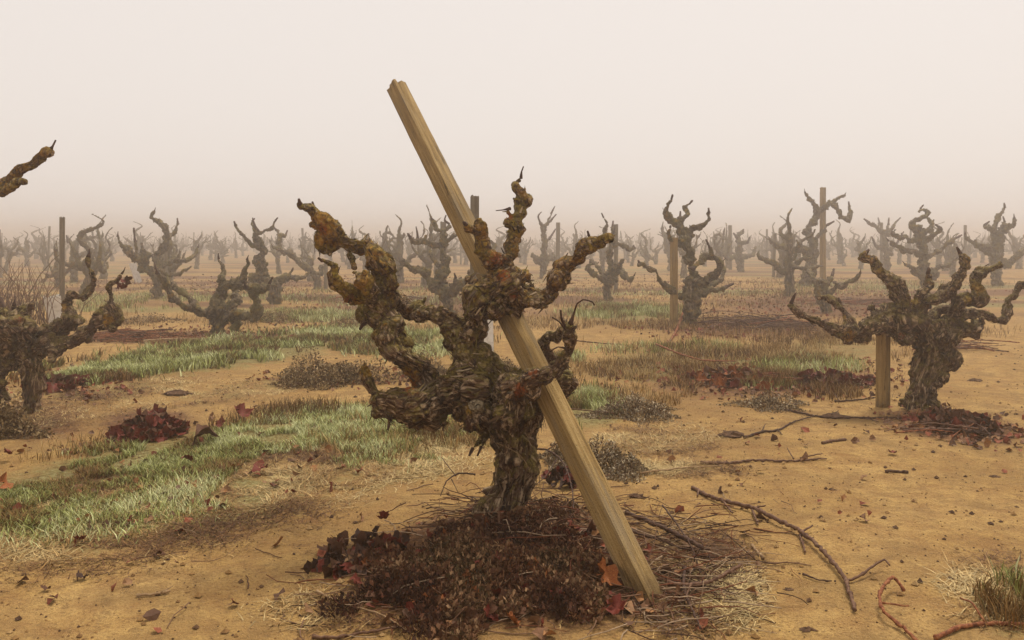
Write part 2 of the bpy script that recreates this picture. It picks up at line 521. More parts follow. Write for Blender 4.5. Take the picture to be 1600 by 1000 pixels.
# ------------------------------------------------------------------ vines
def limb_mesh(segs, voxel, stubs=()):
    """union of swept limbs by voxel remesh; segs: list of (path, rad, seed)"""
    bag = Bag()
    for path, rad, seed in segs:
        sides = 14
        rs = np.random.default_rng(seed)
        n = len(path)
        ang = np.linspace(0, 2 * math.pi, sides, endpoint=False)
        ph = rs.uniform(0, 6.28, 3)
        t = np.arange(n)[:, None] * .35
        no = 1 + .13 * np.sin(2 * ang[None] + ph[0] + t * .6) + .10 * np.sin(3 * ang[None] + ph[1] - t * .8)
        no = no + rs.normal(0, .05, (n, sides))
        V, q, tr = tube(path, rad, sides, no, .6)
        bag.add(V, q, tr)
        for k in range(n):                                    # burls
            if rs.random() < .08 and rad[k] > voxel * 2.5:
                d = rs.normal(0, 1, 3); d /= np.linalg.norm(d)
                r = rad[k] * rs.uniform(.45, .8)
                c = path[k] + d * rad[k] * rs.uniform(.45, .8)
                pts = np.stack([c + np.array((0, 0, s * r * .8)) for s in (-.6, -.2, .2, .6)])
                V, q, tr = tube(pts, np.array((.7, 1, 1, .7)) * r, 8, None, .4)
                bag.add(V, q, tr)
    for _, st, sr in stubs:
        V, q, tr = tube(st, sr, 7, None, .2)
        bag.add(V, q, tr)
    me = bag.mesh('tmp')
    o = bpy.data.objects.new('tmp', me); COL.objects.link(o)
    md = o.modifiers.new('r', 'REMESH'); md.mode = 'VOXEL'; md.voxel_size = voxel; md.adaptivity = 0
    dg = bpy.context.evaluated_depsgraph_get()
    out = bpy.data.meshes.new_from_object(o.evaluated_get(dg), depsgraph=dg)
    bpy.data.objects.remove(o); bpy.data.meshes.remove(me)
    nv = len(out.vertices)
    V = np.empty(nv * 3, np.float32); out.vertices.foreach_get('co', V)
    Nn = np.empty(nv * 3, np.float32); out.vertex_normals.foreach_get('vector', Nn)
    fl = np.empty(len(out.loops), np.int32); out.loops.foreach_get('vertex_index', fl)
    tot = np.empty(len(out.polygons), np.int32); out.polygons.foreach_get('loop_total', tot)
    if not (tot == 4).all():
        st = np.empty(len(out.polygons), np.int32); out.polygons.foreach_get('loop_start', st)
        Fq = np.stack([fl[st], fl[st + 1], fl[st + 2], fl[st + np.minimum(3, tot - 1)]], 1)[tot == 4]
    else:
        Fq = fl.reshape(-1, 4)
    bpy.data.meshes.remove(out)
    return V.reshape(-1, 3).astype(np.float64), Nn.reshape(-1, 3).astype(np.float64), Fq

def nearest_limb(V, segs):
    C = np.vstack([s[0] for s in segs])
    R = np.concatenate([s[1] for s in segs])
    B = np.concatenate([np.full(len(s[0]), i) for i, s in enumerate(segs)])
    T = np.vstack([np.gradient(s[0], axis=0) if len(s[0]) > 1 else np.array([[0, 0, 1.]]) for s in segs])
    T /= np.linalg.norm(T, axis=1)[:, None] + 1e-9
    S = np.concatenate([np.concatenate([[0], np.cumsum(np.linalg.norm(np.diff(s[0], axis=0), axis=1))]) + 3.7 * i for i, s in enumerate(segs)])
    idx = np.empty(len(V), int)
    for a in range(0, len(V), 6000):
        d = np.sqrt(((V[a:a + 6000, None, :] - C[None]) ** 2).sum(2)) - R[None]
        idx[a:a + 6000] = d.argmin(1)
    return idx, C, R, B, T, S

def make_limbs(segs, voxel, seed, rough=1.0, stubs=()):
    V, Nn, Fq = limb_mesh(segs, voxel, stubs)
    idx, C, R, B, T, S = nearest_limb(V, segs)
    t = T[idx]
    rel = V - C[idx]
    al = (rel * t).sum(1)
    s = S[idx] + al
    perp = rel - t * al[:, None]
    rr = R[idx]
    g = perp + t * (s * .10)[:, None] + (B[idx] * 1.37)[:, None]
    k = np.clip(rr / .05, .30, 1.3) * rough
    lump = (fbm(V * 15, seed, 2) - .5) + .55 * (fbm(V * 38, seed + 3, 2) - .5)
    strip = fbm(g * 75, seed + 9, 3)
    ridge = 1 - np.abs(2 * strip - 1)
    chip = vnoise(V * 120, seed + 5)
    plate = np.round(vnoise(g * 60 + 7, seed + 17) * 3) / 3              # overlapping plates of old bark
    disp = k * (.058 * lump + .019 * (ridge - .80) + .009 * (plate - .5) + .007 * (chip - .5))
    V = V + Nn * disp[:, None]
    return dict(V=V, N=Nn, F=Fq, idx=idx, B=B[idx], T=t, grain=g, R=rr)

def submesh(name, L, faces, origin, lich=None, rust=None):
    used = np.unique(faces)
    mp = np.full(len(L['V']), -1); mp[used] = np.arange(len(used))
    me = mesh_np(name, L['V'][used] - origin, mp[faces])
    attr(me, 'grain', 'FLOAT_VECTOR', L['grain'][used])
    if lich is not None: attr(me, 'lichen', 'FLOAT', lich[used])
    if rust is not None: attr(me, 'rust', 'FLOAT', rust[used])
    return me

def strips(L, n, rng, size=1.0):
    """peeling bark: narrow curled strips standing off the limbs"""
    w = np.clip(L['R'], .01, .06)
    pick = rng.choice(len(L['V']), n, p=w / w.sum())
    v, nn, t, r = L['V'][pick], L['N'][pick], L['T'][pick], L['R'][pick]
    t = t + rng.normal(0, .16, t.shape); t -= nn * (t * nn).sum(1)[:, None]
    t /= np.linalg.norm(t, axis=1)[:, None] + 1e-9
    sgn = rng.choice((-1, 1), n)[:, None]; t = t * sgn
    w = np.cross(nn, t)
    ln = rng.uniform(.012, .050, n)[:, None] * size * np.clip(r / .045, .25, 1)[:, None]
    wd = (rng.uniform(.0010, .0036, n)[:, None]) * size
    lift = rng.uniform(.02, .5, n)[:, None] ** 2.2 * ln
    a = v - nn * .002
    rows = []
    for f, wf in ((0, 1.0), (.5, .9), (1.0, .35)):
        c = a + t * ln * f + nn * (.003 + lift * f ** 1.8)
        rows += [c - w * wd * wf, c + w * wd * wf]
    V = np.stack(rows, 1).reshape(-1, 3)
    b = np.arange(n)[:, None] * 6
    q = np.vstack([b + np.array((0, 1, 3, 2)), b + np.array((2, 3, 5, 4))])
    g = np.repeat(rng.uniform(0, 6, (n, 3)), 6, axis=0)
    return V, q, g

def build_vine(label, base, branches, voxel, seed, mat='bark', lichen=(), rust=(), shreds=0, rough=1.0, shred_size=1.0, group=None, lich_bias=0.0, thin_by=.80, tip=.5, trunk_by=1.0):
    """branches: (dz0, dz1, [(x, y, r) in image pixels...]); the first is the trunk. base: (x, y) foot of the trunk."""
    D = depth_at(base[1])
    S = D / F
    O = P(base[0], base[1], D)
    root = empty('grape_vine', O)
    tag(root, label, 'vine', group or 'old head-pruned vines')
    rs = np.random.default_rng(seed)
    segs, thin, stubs = [], [], []
    for bi, (d0, d1, pts) in enumerate(branches):
        pts = np.array(pts, dtype=float)
        L = np.concatenate([[0], np.cumsum(np.linalg.norm(np.diff(pts[:, :2], axis=0), axis=1))])
        u = L / max(L[-1], 1e-6)
        pts[:, 2] *= thin_by * (trunk_by if bi == 0 else 1.0)
        blunt = False
        if bi > 0 and len(pts) > 3 and tip:                    # arms stay stout up to the last pruning cut
            lim = tip * pts[1:-2, 2].max()
            pts[1:-2, 2] = np.maximum(pts[1:-2, 2], lim)
            pts[-2, 2] = max(pts[-2, 2], lim * .85); pts[-1, 2] = max(pts[-1, 2], lim * .7)
            blunt = True
        wob = rs.normal(0, 1, len(pts)) * pts[:, 2] * S * .55
        wob[0] = 0
        dz = d0 + (d1 - d0) * u + wob * (bi > 0)
        w = np.array([list(P(x, y, D + z)) + [r * (D + z) / F] for (x, y, r), z in zip(pts, dz)])
        if bi == 0:
            foot = w[0].copy(); foot[2] -= .10; foot[3] *= 1.15
            w = np.vstack([foot, w])
        thick = w[:, 3] >= 1.25 * voxel
        k = len(w)
        while k > 0 and not thick[k - 1]: k -= 1
        if k >= 2:
            c = catmull(w[:k], max(voxel * 2.2, .35 * np.median(w[:k, 3])))
            m = len(c)
            if bi > 0:                                         # knuckles and kinks of yearly pruning
                kn = np.interp(np.arange(m), np.arange(0, m + 3, 3), rs.uniform(.78, 1.28, len(np.arange(0, m + 3, 3))))
                kx = np.stack([np.interp(np.arange(m), np.arange(0, m + 4, 4), rs.normal(0, .46, len(np.arange(0, m + 4, 4)))) for _ in range(3)], 1)
                c[:, 3] *= kn
                c[1:, :3] += kx[1:] * c[1:, 3:4]
            segs.append((c[:, :3], c[:, 3], seed * 100 + bi))
            if bi > 0:
                for _ in range(rs.integers(2, 6)):             # stubs of old spurs
                    j = rs.integers(m // 3, m)
                    e = rs.normal(0, 1, 3); e[2] = abs(e[2]) * 1.2; e /= np.linalg.norm(e)
                    rj = c[j, 3]
                    if rj * .4 < voxel * .8: continue
                    st = np.array([c[j, :3] + e * rj * u for u in (0, .9, 1.5 + rs.uniform(0, .8))])
                    stubs.append((len(segs) - 1, st, np.array((.55, .42, .26)) * rj))
            si = len(segs) - 1
        else:
            si, k = 0, 1
        if blunt and k == len(w) and k >= 2:
            d = w[-1, :3] - w[-2, :3]; d /= np.linalg.norm(d) + 1e-9
            d = d * .6 + np.array((rs.normal(0, .3), rs.normal(0, .3), .7))
            rj = w[-1, 3]
            thin.append((si, np.vstack([w[-1], np.append(w[-1, :3] + d * rj * 1.6, rj * .42), np.append(w[-1, :3] + d * rj * 3.2 + rs.normal(0, .3, 3) * rj, rj * .22)])))
        if k < len(w):
            c = catmull(w[k - 1:], .02)
            thin.append((si, c))
    Lm = make_limbs(segs, voxel, seed, rough, stubs)
    pxs = CX + Lm['V'][:, 0] / Lm['V'][:, 1] * F
    pys = HY - (Lm['V'][:, 2] - CAMH) / Lm['V'][:, 1] * F
    def spots(lst, bias):
        w = np.full(len(pxs), bias)
        for x, y, r in lst:
            w = np.maximum(w, 1.15 - .8 * np.hypot(pxs - x, pys - y) / r)
        return np.clip(w, 0, 1)
    hz_ = Lm['V'][:, 2] - O[2]
    lich, ru = spots(lichen, lich_bias), spots(rust, 0.0)
    lich = np.maximum(lich, np.clip((hz_ - .42) / .5, 0, 1) * .46 + .20)
    fb = Lm['B'][Lm['F'][:, 0]]
    parts = {}
    for i in range(len(segs)):
        f = Lm['F'][fb == i]
        if len(f) == 0: continue
        nm = 'trunk' if i == 0 else 'arm'
        parts[i] = link(nm, submesh(nm, Lm, f, O, lich, ru), M[mat], root)
    for si, c in thin:
        V, q, t = tube(c[:, :3] - O, c[:, 3] * rs.uniform(.8, 1.2, len(c)), 6, None, .3)
        link('spur', mesh_np('spur', V, [q, t]), M['darkcane'], parts.get(si, root))
    if shreds:
        V, q, g = strips(Lm, shreds, rs, shred_size)
        me = mesh_np('bark_shreds', V - O, q)
        attr(me, 'grain', 'FLOAT_VECTOR', g)
        tag(link('bark_shreds', me, M['shred'], root), kind='stuff')
    return root, Lm

HERO = [
 (0, 0, [(786, 828, 46), (784, 805, 40), (792, 775, 35), (802, 742, 35), (806, 710, 40), (802, 680, 46), (792, 650, 56), (782, 628, 54), (764, 604, 44), (744, 576, 34)]),
 # low thick arm to the left, then the tall left arm
 (0, -.10, [(760, 622, 46), (725, 618, 44), (690, 616, 42), (655, 622, 40), (620, 632, 32), (596, 625, 23), (580, 602, 15), (574, 578, 11), (572, 565, 6)]),
 (-.07, .02, [(640, 630, 30), (642, 600, 27), (634, 565, 25), (616, 535, 26), (605, 505, 26), (602, 475, 25), (603, 445, 21), (608, 415, 22), (594, 400, 22), (570, 388, 21), (540, 381, 19), (514, 382, 19)]),
 (.02, -.08, [(516, 384, 19), (502, 378, 15), (506, 362, 18), (512, 352, 18), (503, 341, 15), (492, 331, 11), (478, 327, 8), (470, 323, 6), (467, 311, 2.6)]),
 (.0, -.02, [(496, 332, 5), (490, 322, 3.5), (488, 315, 2.5)]),
 (-.02, -.16, [(600, 478, 20), (577, 466, 17), (560, 462, 17), (542, 451, 15), (531, 432, 13), (524, 416, 10), (513, 408, 7), (504, 408, 4), (497, 403, 2.4)]),
 (-.05, -.14, [(574, 464, 13), (576, 445, 11), (569, 434, 13), (562, 442, 8)]),
 (.0, -.02, [(546, 396, 6), (549, 408, 4.5), (553, 420, 3.5)]),
 (.02, -.05, [(568, 470, 9), (566, 490, 7), (568, 505, 5), (562, 515, 3)]),
 # middle arm and its bridge to the left
 (.0, -.02, [(746, 590, 38), (726, 562, 32), (718, 532, 27), (724, 506, 25), (748, 484, 25), (774, 462, 36), (784, 440, 32), (788, 424, 22)]),
 (.0, .10, [(722, 535, 26), (702, 512, 21), (684, 496, 17), (664, 487, 15), (642, 483, 14), (618, 478, 14)]),
 (-.02, -.04, [(770, 482, 20), (776, 496, 18), (778, 508, 12)]),
 (-.01, -.06, [(735, 505, 14), (728, 488, 10), (731, 473, 6), (734, 465, 4)]),
 (-.03, -.12, [(785, 432, 22), (775, 410, 15), (760, 392, 14), (750, 374, 14), (746, 360, 13), (752, 350, 9), (753, 343, 6)]),
 (-.10, -.16, [(747, 360, 9), (737, 357, 7), (728, 351, 5), (724, 347, 3)]),
 (-.02, .06, [(788, 428, 20), (792, 408, 14), (799, 386, 13), (803, 362, 14), (800, 341, 15), (808, 326, 13), (817, 306, 14), (809, 292, 10), (807, 287, 7), (814, 279, 4), (815, 268, 2.2), (818, 260, 1.5)]),
 (.0, -.03, [(797, 326, 4), (786, 328, 1.6), (775, 329, 1.4)]),
 (-.02, -.10, [(790, 462, 22), (812, 475, 19), (832, 467, 19), (860, 445, 18), (888, 417, 17), (912, 395, 15), (932, 384, 14), (950, 377, 10), (957, 374, 6)]),
 (-.06, -.08, [(925, 388, 6), (922, 374, 3.5), (918, 361, 2)]),
 # lower right, in front of the leaning post, and the stub behind it
 (-.06, -.27, [(795, 640, 40), (812, 612, 30), (830, 594, 20), (838, 588, 18)]),
 (-.27, -.36, [(828, 596, 20), (840, 588, 18), (858, 580, 16), (876, 566, 13), (886, 546, 12), (890, 525, 11), (890, 510, 8), (896, 492, 3), (902, 474, 2.2), (911, 468, 2), (926, 472, 1.8), (929, 477, 1.6)]),
 (-.32, -.36, [(889, 515, 5), (881, 506, 3), (877, 496, 2.5), (876, 485, 2.5)]),
 (-.32, -.37, [(887, 520, 3), (874, 503, 1.8), (863, 496, 1.4)]),
 (-.30, -.33, [(886, 545, 3), (872, 542, 1.7), (860, 549, 1.4)]),
 (.02, .10, [(815, 625, 40), (848, 610, 28), (878, 592, 24), (884, 612, 17)]),
 (.08, .0, [(876, 580, 18), (864, 558, 14), (851, 540, 14), (860, 525, 13), (876, 518, 10), (886, 512, 9)]),
 (-.04, -.09, [(764, 676, 9), (750, 688, 6), (739, 700, 4), (733, 712, 2.5)]),
 (-.04, -.10, [(762, 684, 7), (752, 698, 4), (746, 712, 2.2)]),
 (-.08, -.10, [(612, 652, 7), (608, 662, 4), (606, 672, 2)]),
 (-.06, -.08, [(690, 655, 7), (693, 665, 4), (692, 673, 2)]),
 # cut knob on the front of the head
 (-.03, -.12, [(775, 650, 36), (755, 646, 28), (746, 642, 24)]),
 (-.03, -.08, [(800, 655, 34), (820, 650, 28), (835, 640, 22)]),
]
HL = [(500, 340, 24), (512, 355, 26), (505, 378, 24), (540, 445, 34), (530, 425, 24), (560, 462, 28), (572, 440, 24), (575, 575, 20), (797, 338, 20), (806, 365, 12), (640, 590, 20), (930, 386, 18), (755, 378, 12), (735, 640, 14)]
HR = [(775, 405, 22), (795, 338, 14), (640, 600, 24), (832, 583, 12), (812, 610, 18), (788, 430, 18), (505, 360, 14), (803, 460, 14), (545, 470, 16)]
hero, hero_limbs = build_vine('nearest gnarled vine with orange lichen, crossed by the leaning post', (788, 828), HERO, .0034, 3, 'bark', HL, HR, 3200, .95, thin_by=.71, tip=.0, trunk_by=1.22)

# the pruning scar with two rot holes on the front of the head
def build_scar():
    D = 2.8 - .175
    c = P(744, 634, D) - np.array(hero.location)
    nrm = np.array((-.25, -.75, .62)); nrm /= np.linalg.norm(nrm)
    u = np.cross(nrm, (0, 0, 1)); u /= np.linalg.norm(u)
    w = np.cross(nrm, u)
    rs = np.random.default_rng(5)
    a = np.linspace(0, 2 * math.pi, 22, endpoint=False)
    ro = 1 + rs.normal(0, .06, 22)
    rings = []
    for rr, hh in ((.62, .004), (.85, .009), (1.0, .007), (1.08, -.01), (1.0, -.05)):
        rings.append(c + np.outer(np.cos(a) * ro * .024 * rr, u) + np.outer(np.sin(a) * ro * .018 * rr, w) + nrm * hh)
    V = np.vstack(rings + [(c + nrm * .003)[None]])
    k = np.arange(22); k2 = (k + 1) % 22
    q = np.vstack([np.stack([i * 22 + k, (i + 1) * 22 + k, (i + 1) * 22 + k2, i * 22 + k2], 1) for i in range(4)])
    t = np.stack([np.full(22, 110), k, k2], 1)
    s = link('pruning_scar', mesh_np('pruning_scar', V, [q, t]), M['scar'], hero)
    s['label'] = 'pale oval pruning scar with two dark rot holes'
    for du, dw, r in ((-.007, .003, .0068), (.009, -.004, .0048)):
        cc = c + u * du + w * dw + nrm * .006
        ring = cc + np.outer(np.cos(a) * r * ro, u) + np.outer(np.sin(a) * r * ro, w)
        inn = cc + np.outer(np.cos(a) * r * .6, u) + np.outer(np.sin(a) * r * .6, w) - nrm * .003
        V = np.vstack([ring, inn, (cc - nrm * .003)[None]])
        q = np.stack([k, k2, 22 + k2, 22 + k], 1); t = np.stack([np.full(22, 44), 22 + k, 22 + k2], 1)
        link('rot_hole', mesh_np('rot_hole', V, [q, t]), M['hole'], s)
build_scar()

def bark_fibre():
    D = depth_at(828) - .095
    pts = catmull(np.array([P(776, 692, D), P(800, 703, D - .006), P(816, 715, D - .004), P(829, 736, D + .002)]) - np.array(hero.location), .01)
    V, q, t = tube(pts, np.linspace(.0016, .0008, len(pts)), 5)
    link('bark_fibre', mesh_np('bark_fibre', V, [q, t]), M['palecane'], hero)
bark_fibre()

RIGHT = [
 (0, 0, [(1432, 640, 33), (1433, 622, 26), (1438, 600, 21), (1445, 575, 21), (1449, 548, 25), (1443, 524, 34), (1430, 505, 30)]),
 (0, .03, [(1466, 634, 10), (1456, 612, 13), (1462, 585, 16), (1472, 560, 18), (1476, 535, 20)]),
 (0, -.12, [(1428, 508, 27), (1400, 503, 25), (1378, 506, 23), (1357, 510, 21), (1338, 524, 19), (1328, 536, 16)]),
 (-.10, -.20, [(1334, 524, 16), (1314, 518, 14), (1297, 511, 11), (1277, 505, 9), (1257, 494, 8), (1240, 484, 7), (1236, 474, 5), (1243, 458, 2.2)]),
 (-.10, -.02, [(1330, 518, 13), (1320, 502, 11), (1315, 488, 10), (1304, 476, 8), (1290, 467, 6.5), (1279, 464, 4)]),
 (-.05, -.05, [(1314, 486, 5), (1313, 474, 4), (1310, 465, 2.5)]),
 (0, -.06, [(1424, 498, 26), (1410, 482, 22), (1403, 466, 17), (1412, 452, 13), (1409, 442, 12), (1391, 435, 11), (1371, 421, 9), (1353, 410, 9), (1346, 402, 7), (1352, 396, 5), (1358, 390, 3)]),
 (0, .05, [(1428, 488, 14), (1434, 470, 11), (1447, 455, 9), (1451, 440, 8), (1450, 428, 6), (1451, 418, 3)]),
 (0, -.10, [(1430, 488, 16), (1444, 472, 13), (1462, 464, 12), (1484, 450, 12), (1500, 436, 10), (1506, 420, 9), (1507, 406, 9), (1501, 397, 6), (1495, 386, 2.4)]),
 (.02, .02, [(1452, 530, 26), (1472, 520, 24), (1492, 516, 21), (1510, 516, 17), (1532, 512, 13)]),
 (.03, -.05, [(1494, 512, 15), (1494, 494, 13), (1497, 474, 12), (1512, 467, 11), (1526, 466, 11), (1528, 450, 15), (1532, 434, 11), (1552, 422, 11), (1565, 414, 7)]),
 (-.04, -.05, [(1536, 430, 8), (1528, 427, 6), (1522, 424, 4)]),
 (.04, .18, [(1500, 505, 10), (1516, 494, 9), (1534, 490, 10), (1560, 493, 10), (1574, 487, 10), (1577, 468, 8), (1590, 456, 7), (1602, 442, 6), (1618, 432, 5), (1630, 420, 3)]),
 (.06, .08, [(1440, 495, 14), (1462, 487, 10), (1482, 482, 10), (1496, 480, 10)]),
 (-.03, -.10, [(1400, 515, 14), (1412, 528, 13), (1422, 536, 9)]),
]
RL = [(1528, 448, 18), (1512, 467, 10), (1328, 525, 14), (1316, 498, 10), (1430, 470, 10), (1375, 424, 10)]
build_vine('wide mossy vine at right whose arms hang over a short green post', (1438, 640), RIGHT, .0062, 11, 'bark', RL, [(1408, 525, 10)], 2200, 1.35, thin_by=.66, tip=.0)

LEFT = [
 (0, 0, [(46, 644, 19), (48, 610, 18), (50, 578, 20), (40, 550, 28), (24, 532, 32)]),
 (.05, .0, [(-6, 660, 22), (-4, 600, 19), (4, 560, 24), (14, 540, 30)]),
 (0, -.05, [(30, 540, 28), (28, 515, 24), (30, 502, 18), (24, 490, 8), (22, 478, 2)]),
 (-.03, -.10, [(20, 530, 30), (0, 512, 26), (-20, 500, 20), (-45, 470, 14), (-60, 440, 10)]),
 (0, .08, [(50, 545, 24), (76, 535, 22), (94, 520, 20), (104, 500, 16), (117, 489, 12), (106, 476, 10), (108, 466, 10), (124, 461, 9), (138, 452, 7.5), (147, 440, 6.5), (144, 428, 5), (139, 417, 4), (138, 402, 2)]),
 (0, -.10, [(70, 542, 20), (98, 543, 17), (126, 527, 13), (148, 510, 12), (168, 503, 14), (182, 492, 11), (180, 480, 9), (173, 464, 6.5), (174, 449, 6.5), (183, 440, 5), (190, 428, 2)]),
 (-.08, -.12, [(168, 505, 11), (175, 512, 8), (180, 516, 5)]),
]
left_vine, _ = build_vine('twin-trunked mossy vine at the left edge with two snaking arms', (42, 646), LEFT, .0062, 17, 'bark', [(170, 500, 14), (100, 480, 8)], [(30, 500, 10)], 1500, 1.3, .8, thin_by=.72, tip=.3)

EDGE = [
 (0, 0, [(-205, 800, 46), (-200, 740, 38), (-190, 660, 40), (-170, 590, 44), (-150, 520, 36)]),
 (0, -.1, [(-155, 530, 30), (-130, 440, 22), (-90, 360, 17), (-50, 315, 14), (-18, 297, 13), (5, 288, 12), (24, 271, 9.5), (45, 255, 9.5), (63, 244, 9.5), (77, 236, 8), (82, 229, 2.4), (87, 219, 1.6)]),
 (-.08, -.16, [(-18, 297, 11), (4, 297, 9), (20, 297, 9.5), (33, 288, 8.5), (40, 281, 6)]),
 (0, .2, [(-170, 580, 34), (-230, 500, 24), (-290, 420, 18), (-320, 330, 12), (-330, 280, 4)]),
 (0, .3, [(-150, 540, 28), (-110, 500, 18), (-70, 470, 13), (-50, 430, 9), (-52, 400, 3)]),
]
build_vine('vine beyond the left edge, only one raised knobbly arm reaching into view', (-202, 800), EDGE, .0055, 23, 'bark', [(20, 290, 10)], [], 900, .8, .9, tip=.0)

VB = [
 (0, 0, [(339, 520, 13), (341, 505, 17), (347, 488, 19), (352, 478, 15)]),
 (0, -.5, [(340, 493, 12), (325, 490, 9.5), (300, 481, 8.5), (277, 469, 8), (263, 453, 7), (258, 438, 6), (246, 428, 5)]),
 (-.2, .1, [(312, 485, 7), (298, 468, 6), (276, 448, 6), (258, 433, 5), (244, 420, 4)]),
 (0, .1, [(345, 482, 13), (337, 468, 10), (344, 453, 10), (345, 432, 7), (346, 417, 5), (342, 405, 2)]),
 (.05, -.2, [(344, 455, 9), (358, 447, 9), (375, 444, 8), (381, 425, 5.5), (389, 416, 4.5), (386, 406, 2.5)]),
 (0, -.15, [(354, 490, 14), (366, 502, 12), (366, 511, 10)]),
 (0, .3, [(355, 482, 11), (367, 468, 9), (370, 452, 6), (363, 440, 4)]),
 (-.1, -.5, [(362, 492, 10), (388, 489, 8.5), (401, 480, 9), (397, 463, 7.5), (397, 450, 8), (384, 449, 6)]),
 (-.4, -.6, [(397, 452, 7), (415, 453, 7), (421, 443, 4), (426, 433, 2.5)]),
]
build_vine('low sprawling vine at left with arms bent like a crab, bare soil behind', (339, 521), VB, .010, 31, 'oldbark', rough=1.5, lich_bias=.15, thin_by=.70)

VI = [
 (0, 0, [(1080, 506, 16), (1080, 482, 17), (1081, 460, 19), (1082, 445, 16)]),
 (0, .1, [(1078, 448, 14), (1083, 427, 10), (1079, 403, 10), (1072, 378, 10), (1064, 357, 9)]),
 (.1, -.1, [(1064, 358, 8), (1050, 344, 6.5), (1038, 335, 6), (1043, 323, 5.5), (1049, 312, 2.5), (1051, 304, 1.2)]),
 (.1, .3, [(1063, 355, 7), (1064, 344, 6), (1072, 339, 4.5), (1071, 326, 4.5), (1077, 319, 2.5), (1082, 313, 1.2)]),
 (.1, 0, [(1066, 365, 7), (1079, 359, 6), (1092, 356, 5.5), (1106, 344, 4.5), (1108, 333, 3), (1107, 325, 1.3)]),
 (.05, -.2, [(1072, 388, 7), (1058, 381, 5.5), (1049, 374, 7), (1042, 367, 4.5), (1047, 356, 3), (1048, 352, 1.5)]),
 (.0, -.3, [(1088, 440, 12), (1103, 438, 8), (1120, 427, 6.5), (1125, 412, 6), (1112, 400, 6.5), (1093, 409, 6.5), (1084, 420, 6)]),
 (-.25, -.3, [(1113, 400, 5), (1109, 387, 3.5), (1103, 374, 1.6)]),
 (0, -.5, [(1066, 462, 8), (1054, 458, 5.5), (1038, 445, 5.5), (1026, 426, 5.5), (1010, 417, 4.5), (1000, 412, 3.5), (997, 407, 2)]),
 (0, .3, [(1090, 455, 12), (1107, 454, 6.5), (1128, 451, 5), (1146, 443, 2.5)]),
 (.1, .6, [(1100, 446, 8), (1124, 438, 5), (1132, 424, 4), (1128, 410, 3)]),
]
build_vine('tall vine right of centre with three upright crooked tips beside a green stake', (1080, 507), VI, .010, 37, 'oldbark', rough=1.5, lich_bias=.1, thin_by=.70)

VC = [
 (0, 0, [(247, 466, 11), (245, 440, 10), (242, 422, 11)]),
 (0, -.4, [(240, 424, 10), (222, 406, 9), (203, 394, 6.5), (188, 379, 4.5), (184, 370, 2.5)]),
 (-.3, -.3, [(213, 400, 4), (211, 378, 3), (209, 356, 2)]),
 (-.1, .1, [(228, 405, 6), (225, 392, 4), (222, 381, 2.5)]),
 (0, .2, [(245, 420, 8), (245, 398, 6.5), (257, 381, 6.5), (258, 360, 7), (245, 347, 4.5), (237, 338, 3.5), (241, 331, 1.3)]),
 (.2, .4, [(258, 372, 5), (271, 366, 4.5), (278, 350, 3), (277, 341, 1.5)]),
 (0, .6, [(248, 420, 7), (266, 409, 5), (285, 408, 5), (303, 400, 4), (309, 387, 2.5)]),
 (0, -.5, [(250, 432, 6), (275, 430, 4), (297, 418, 2.5)]),
]
VD = [
 (0, 0, [(431, 474, 14), (431, 455, 13), (430, 440, 10)]),
 (0, -.3, [(424, 446, 11), (402, 432, 14), (408, 415, 10), (405, 391, 8), (402, 364, 7)]),
 (-.3, -.5, [(402, 384, 6), (391, 378, 4.5), (376, 366, 3.5), (368, 353, 3), (366, 346, 2)]),
 (-.3, -.1, [(402, 366, 6), (412, 360, 4.5), (423, 356, 4), (430, 345, 3), (434, 340, 1.6)]),
 (-.3, -.2, [(401, 360, 4.5), (395, 352, 3), (394, 346, 2.5), (398, 341, 1.4)]),
 (0, .4, [(436, 440, 8), (451, 434, 6.5), (469, 434, 5.5), (478, 430, 4.5), (485, 426, 2.5)]),
 (0, .1, [(440, 438, 5), (452, 429, 3.5), (456, 424, 3), (458, 418, 1.5)]),
]
VE = [
 (0, 0, [(495, 452, 8), (495, 436, 7), (491, 424, 7)]),
 (0, -.4, [(490, 425, 6), (475, 415, 5.5), (457, 400, 6), (441, 394, 4), (426, 386, 2.5)]),
 (-.3, .1, [(447, 396, 5), (438, 382, 5), (437, 367, 5), (432, 360, 3), (428, 355, 1.6)]),
 (-.1, .2, [(438, 368, 4), (446, 368, 3), (449, 360, 1.8)]),
 (0, .4, [(495, 428, 6), (504, 419, 4.5), (510, 408, 2.5)]),
]
VF = [
 (0, 0, [(702, 494, 10), (699, 476, 11), (694, 462, 12), (692, 449, 14)]),
 (0, -.4, [(688, 452, 11), (675, 441, 9), (662, 426, 7.5), (647, 419, 7), (634, 412, 6.5), (625, 420, 5), (623, 430, 3)]),
 (0, .1, [(692, 452, 12), (693, 432, 10), (695, 410, 9), (693, 390, 8), (691, 367, 6.5), (683, 357, 3.5), (677, 345, 1.8)]),
 (.1, .3, [(692, 368, 5), (701, 358, 3.5), (702, 350, 3), (695, 344, 2.5), (697, 336, 1.5)]),
 (.1, -.2, [(694, 378, 5), (706, 370, 4.5), (715, 367, 3.5), (713, 360, 2)]),
 (.1, -.3, [(690, 384, 6), (676, 381, 5), (659, 377, 5.5), (646, 376, 6), (641, 371, 4), (637, 365, 2)]),
 (-.1, -.1, [(653, 376, 4), (652, 364, 2.5), (650, 354, 1.4)]),
 (0, .3, [(692, 420, 6), (680, 408, 4.5), (672, 395, 4), (674, 382, 3)]),
 (0, -.5, [(698, 455, 11), (711, 446, 9), (727, 437, 9), (737, 425, 5)]),
 (-.2, -.3, [(709, 446, 6), (712, 434, 4), (710, 427, 2)]),
]
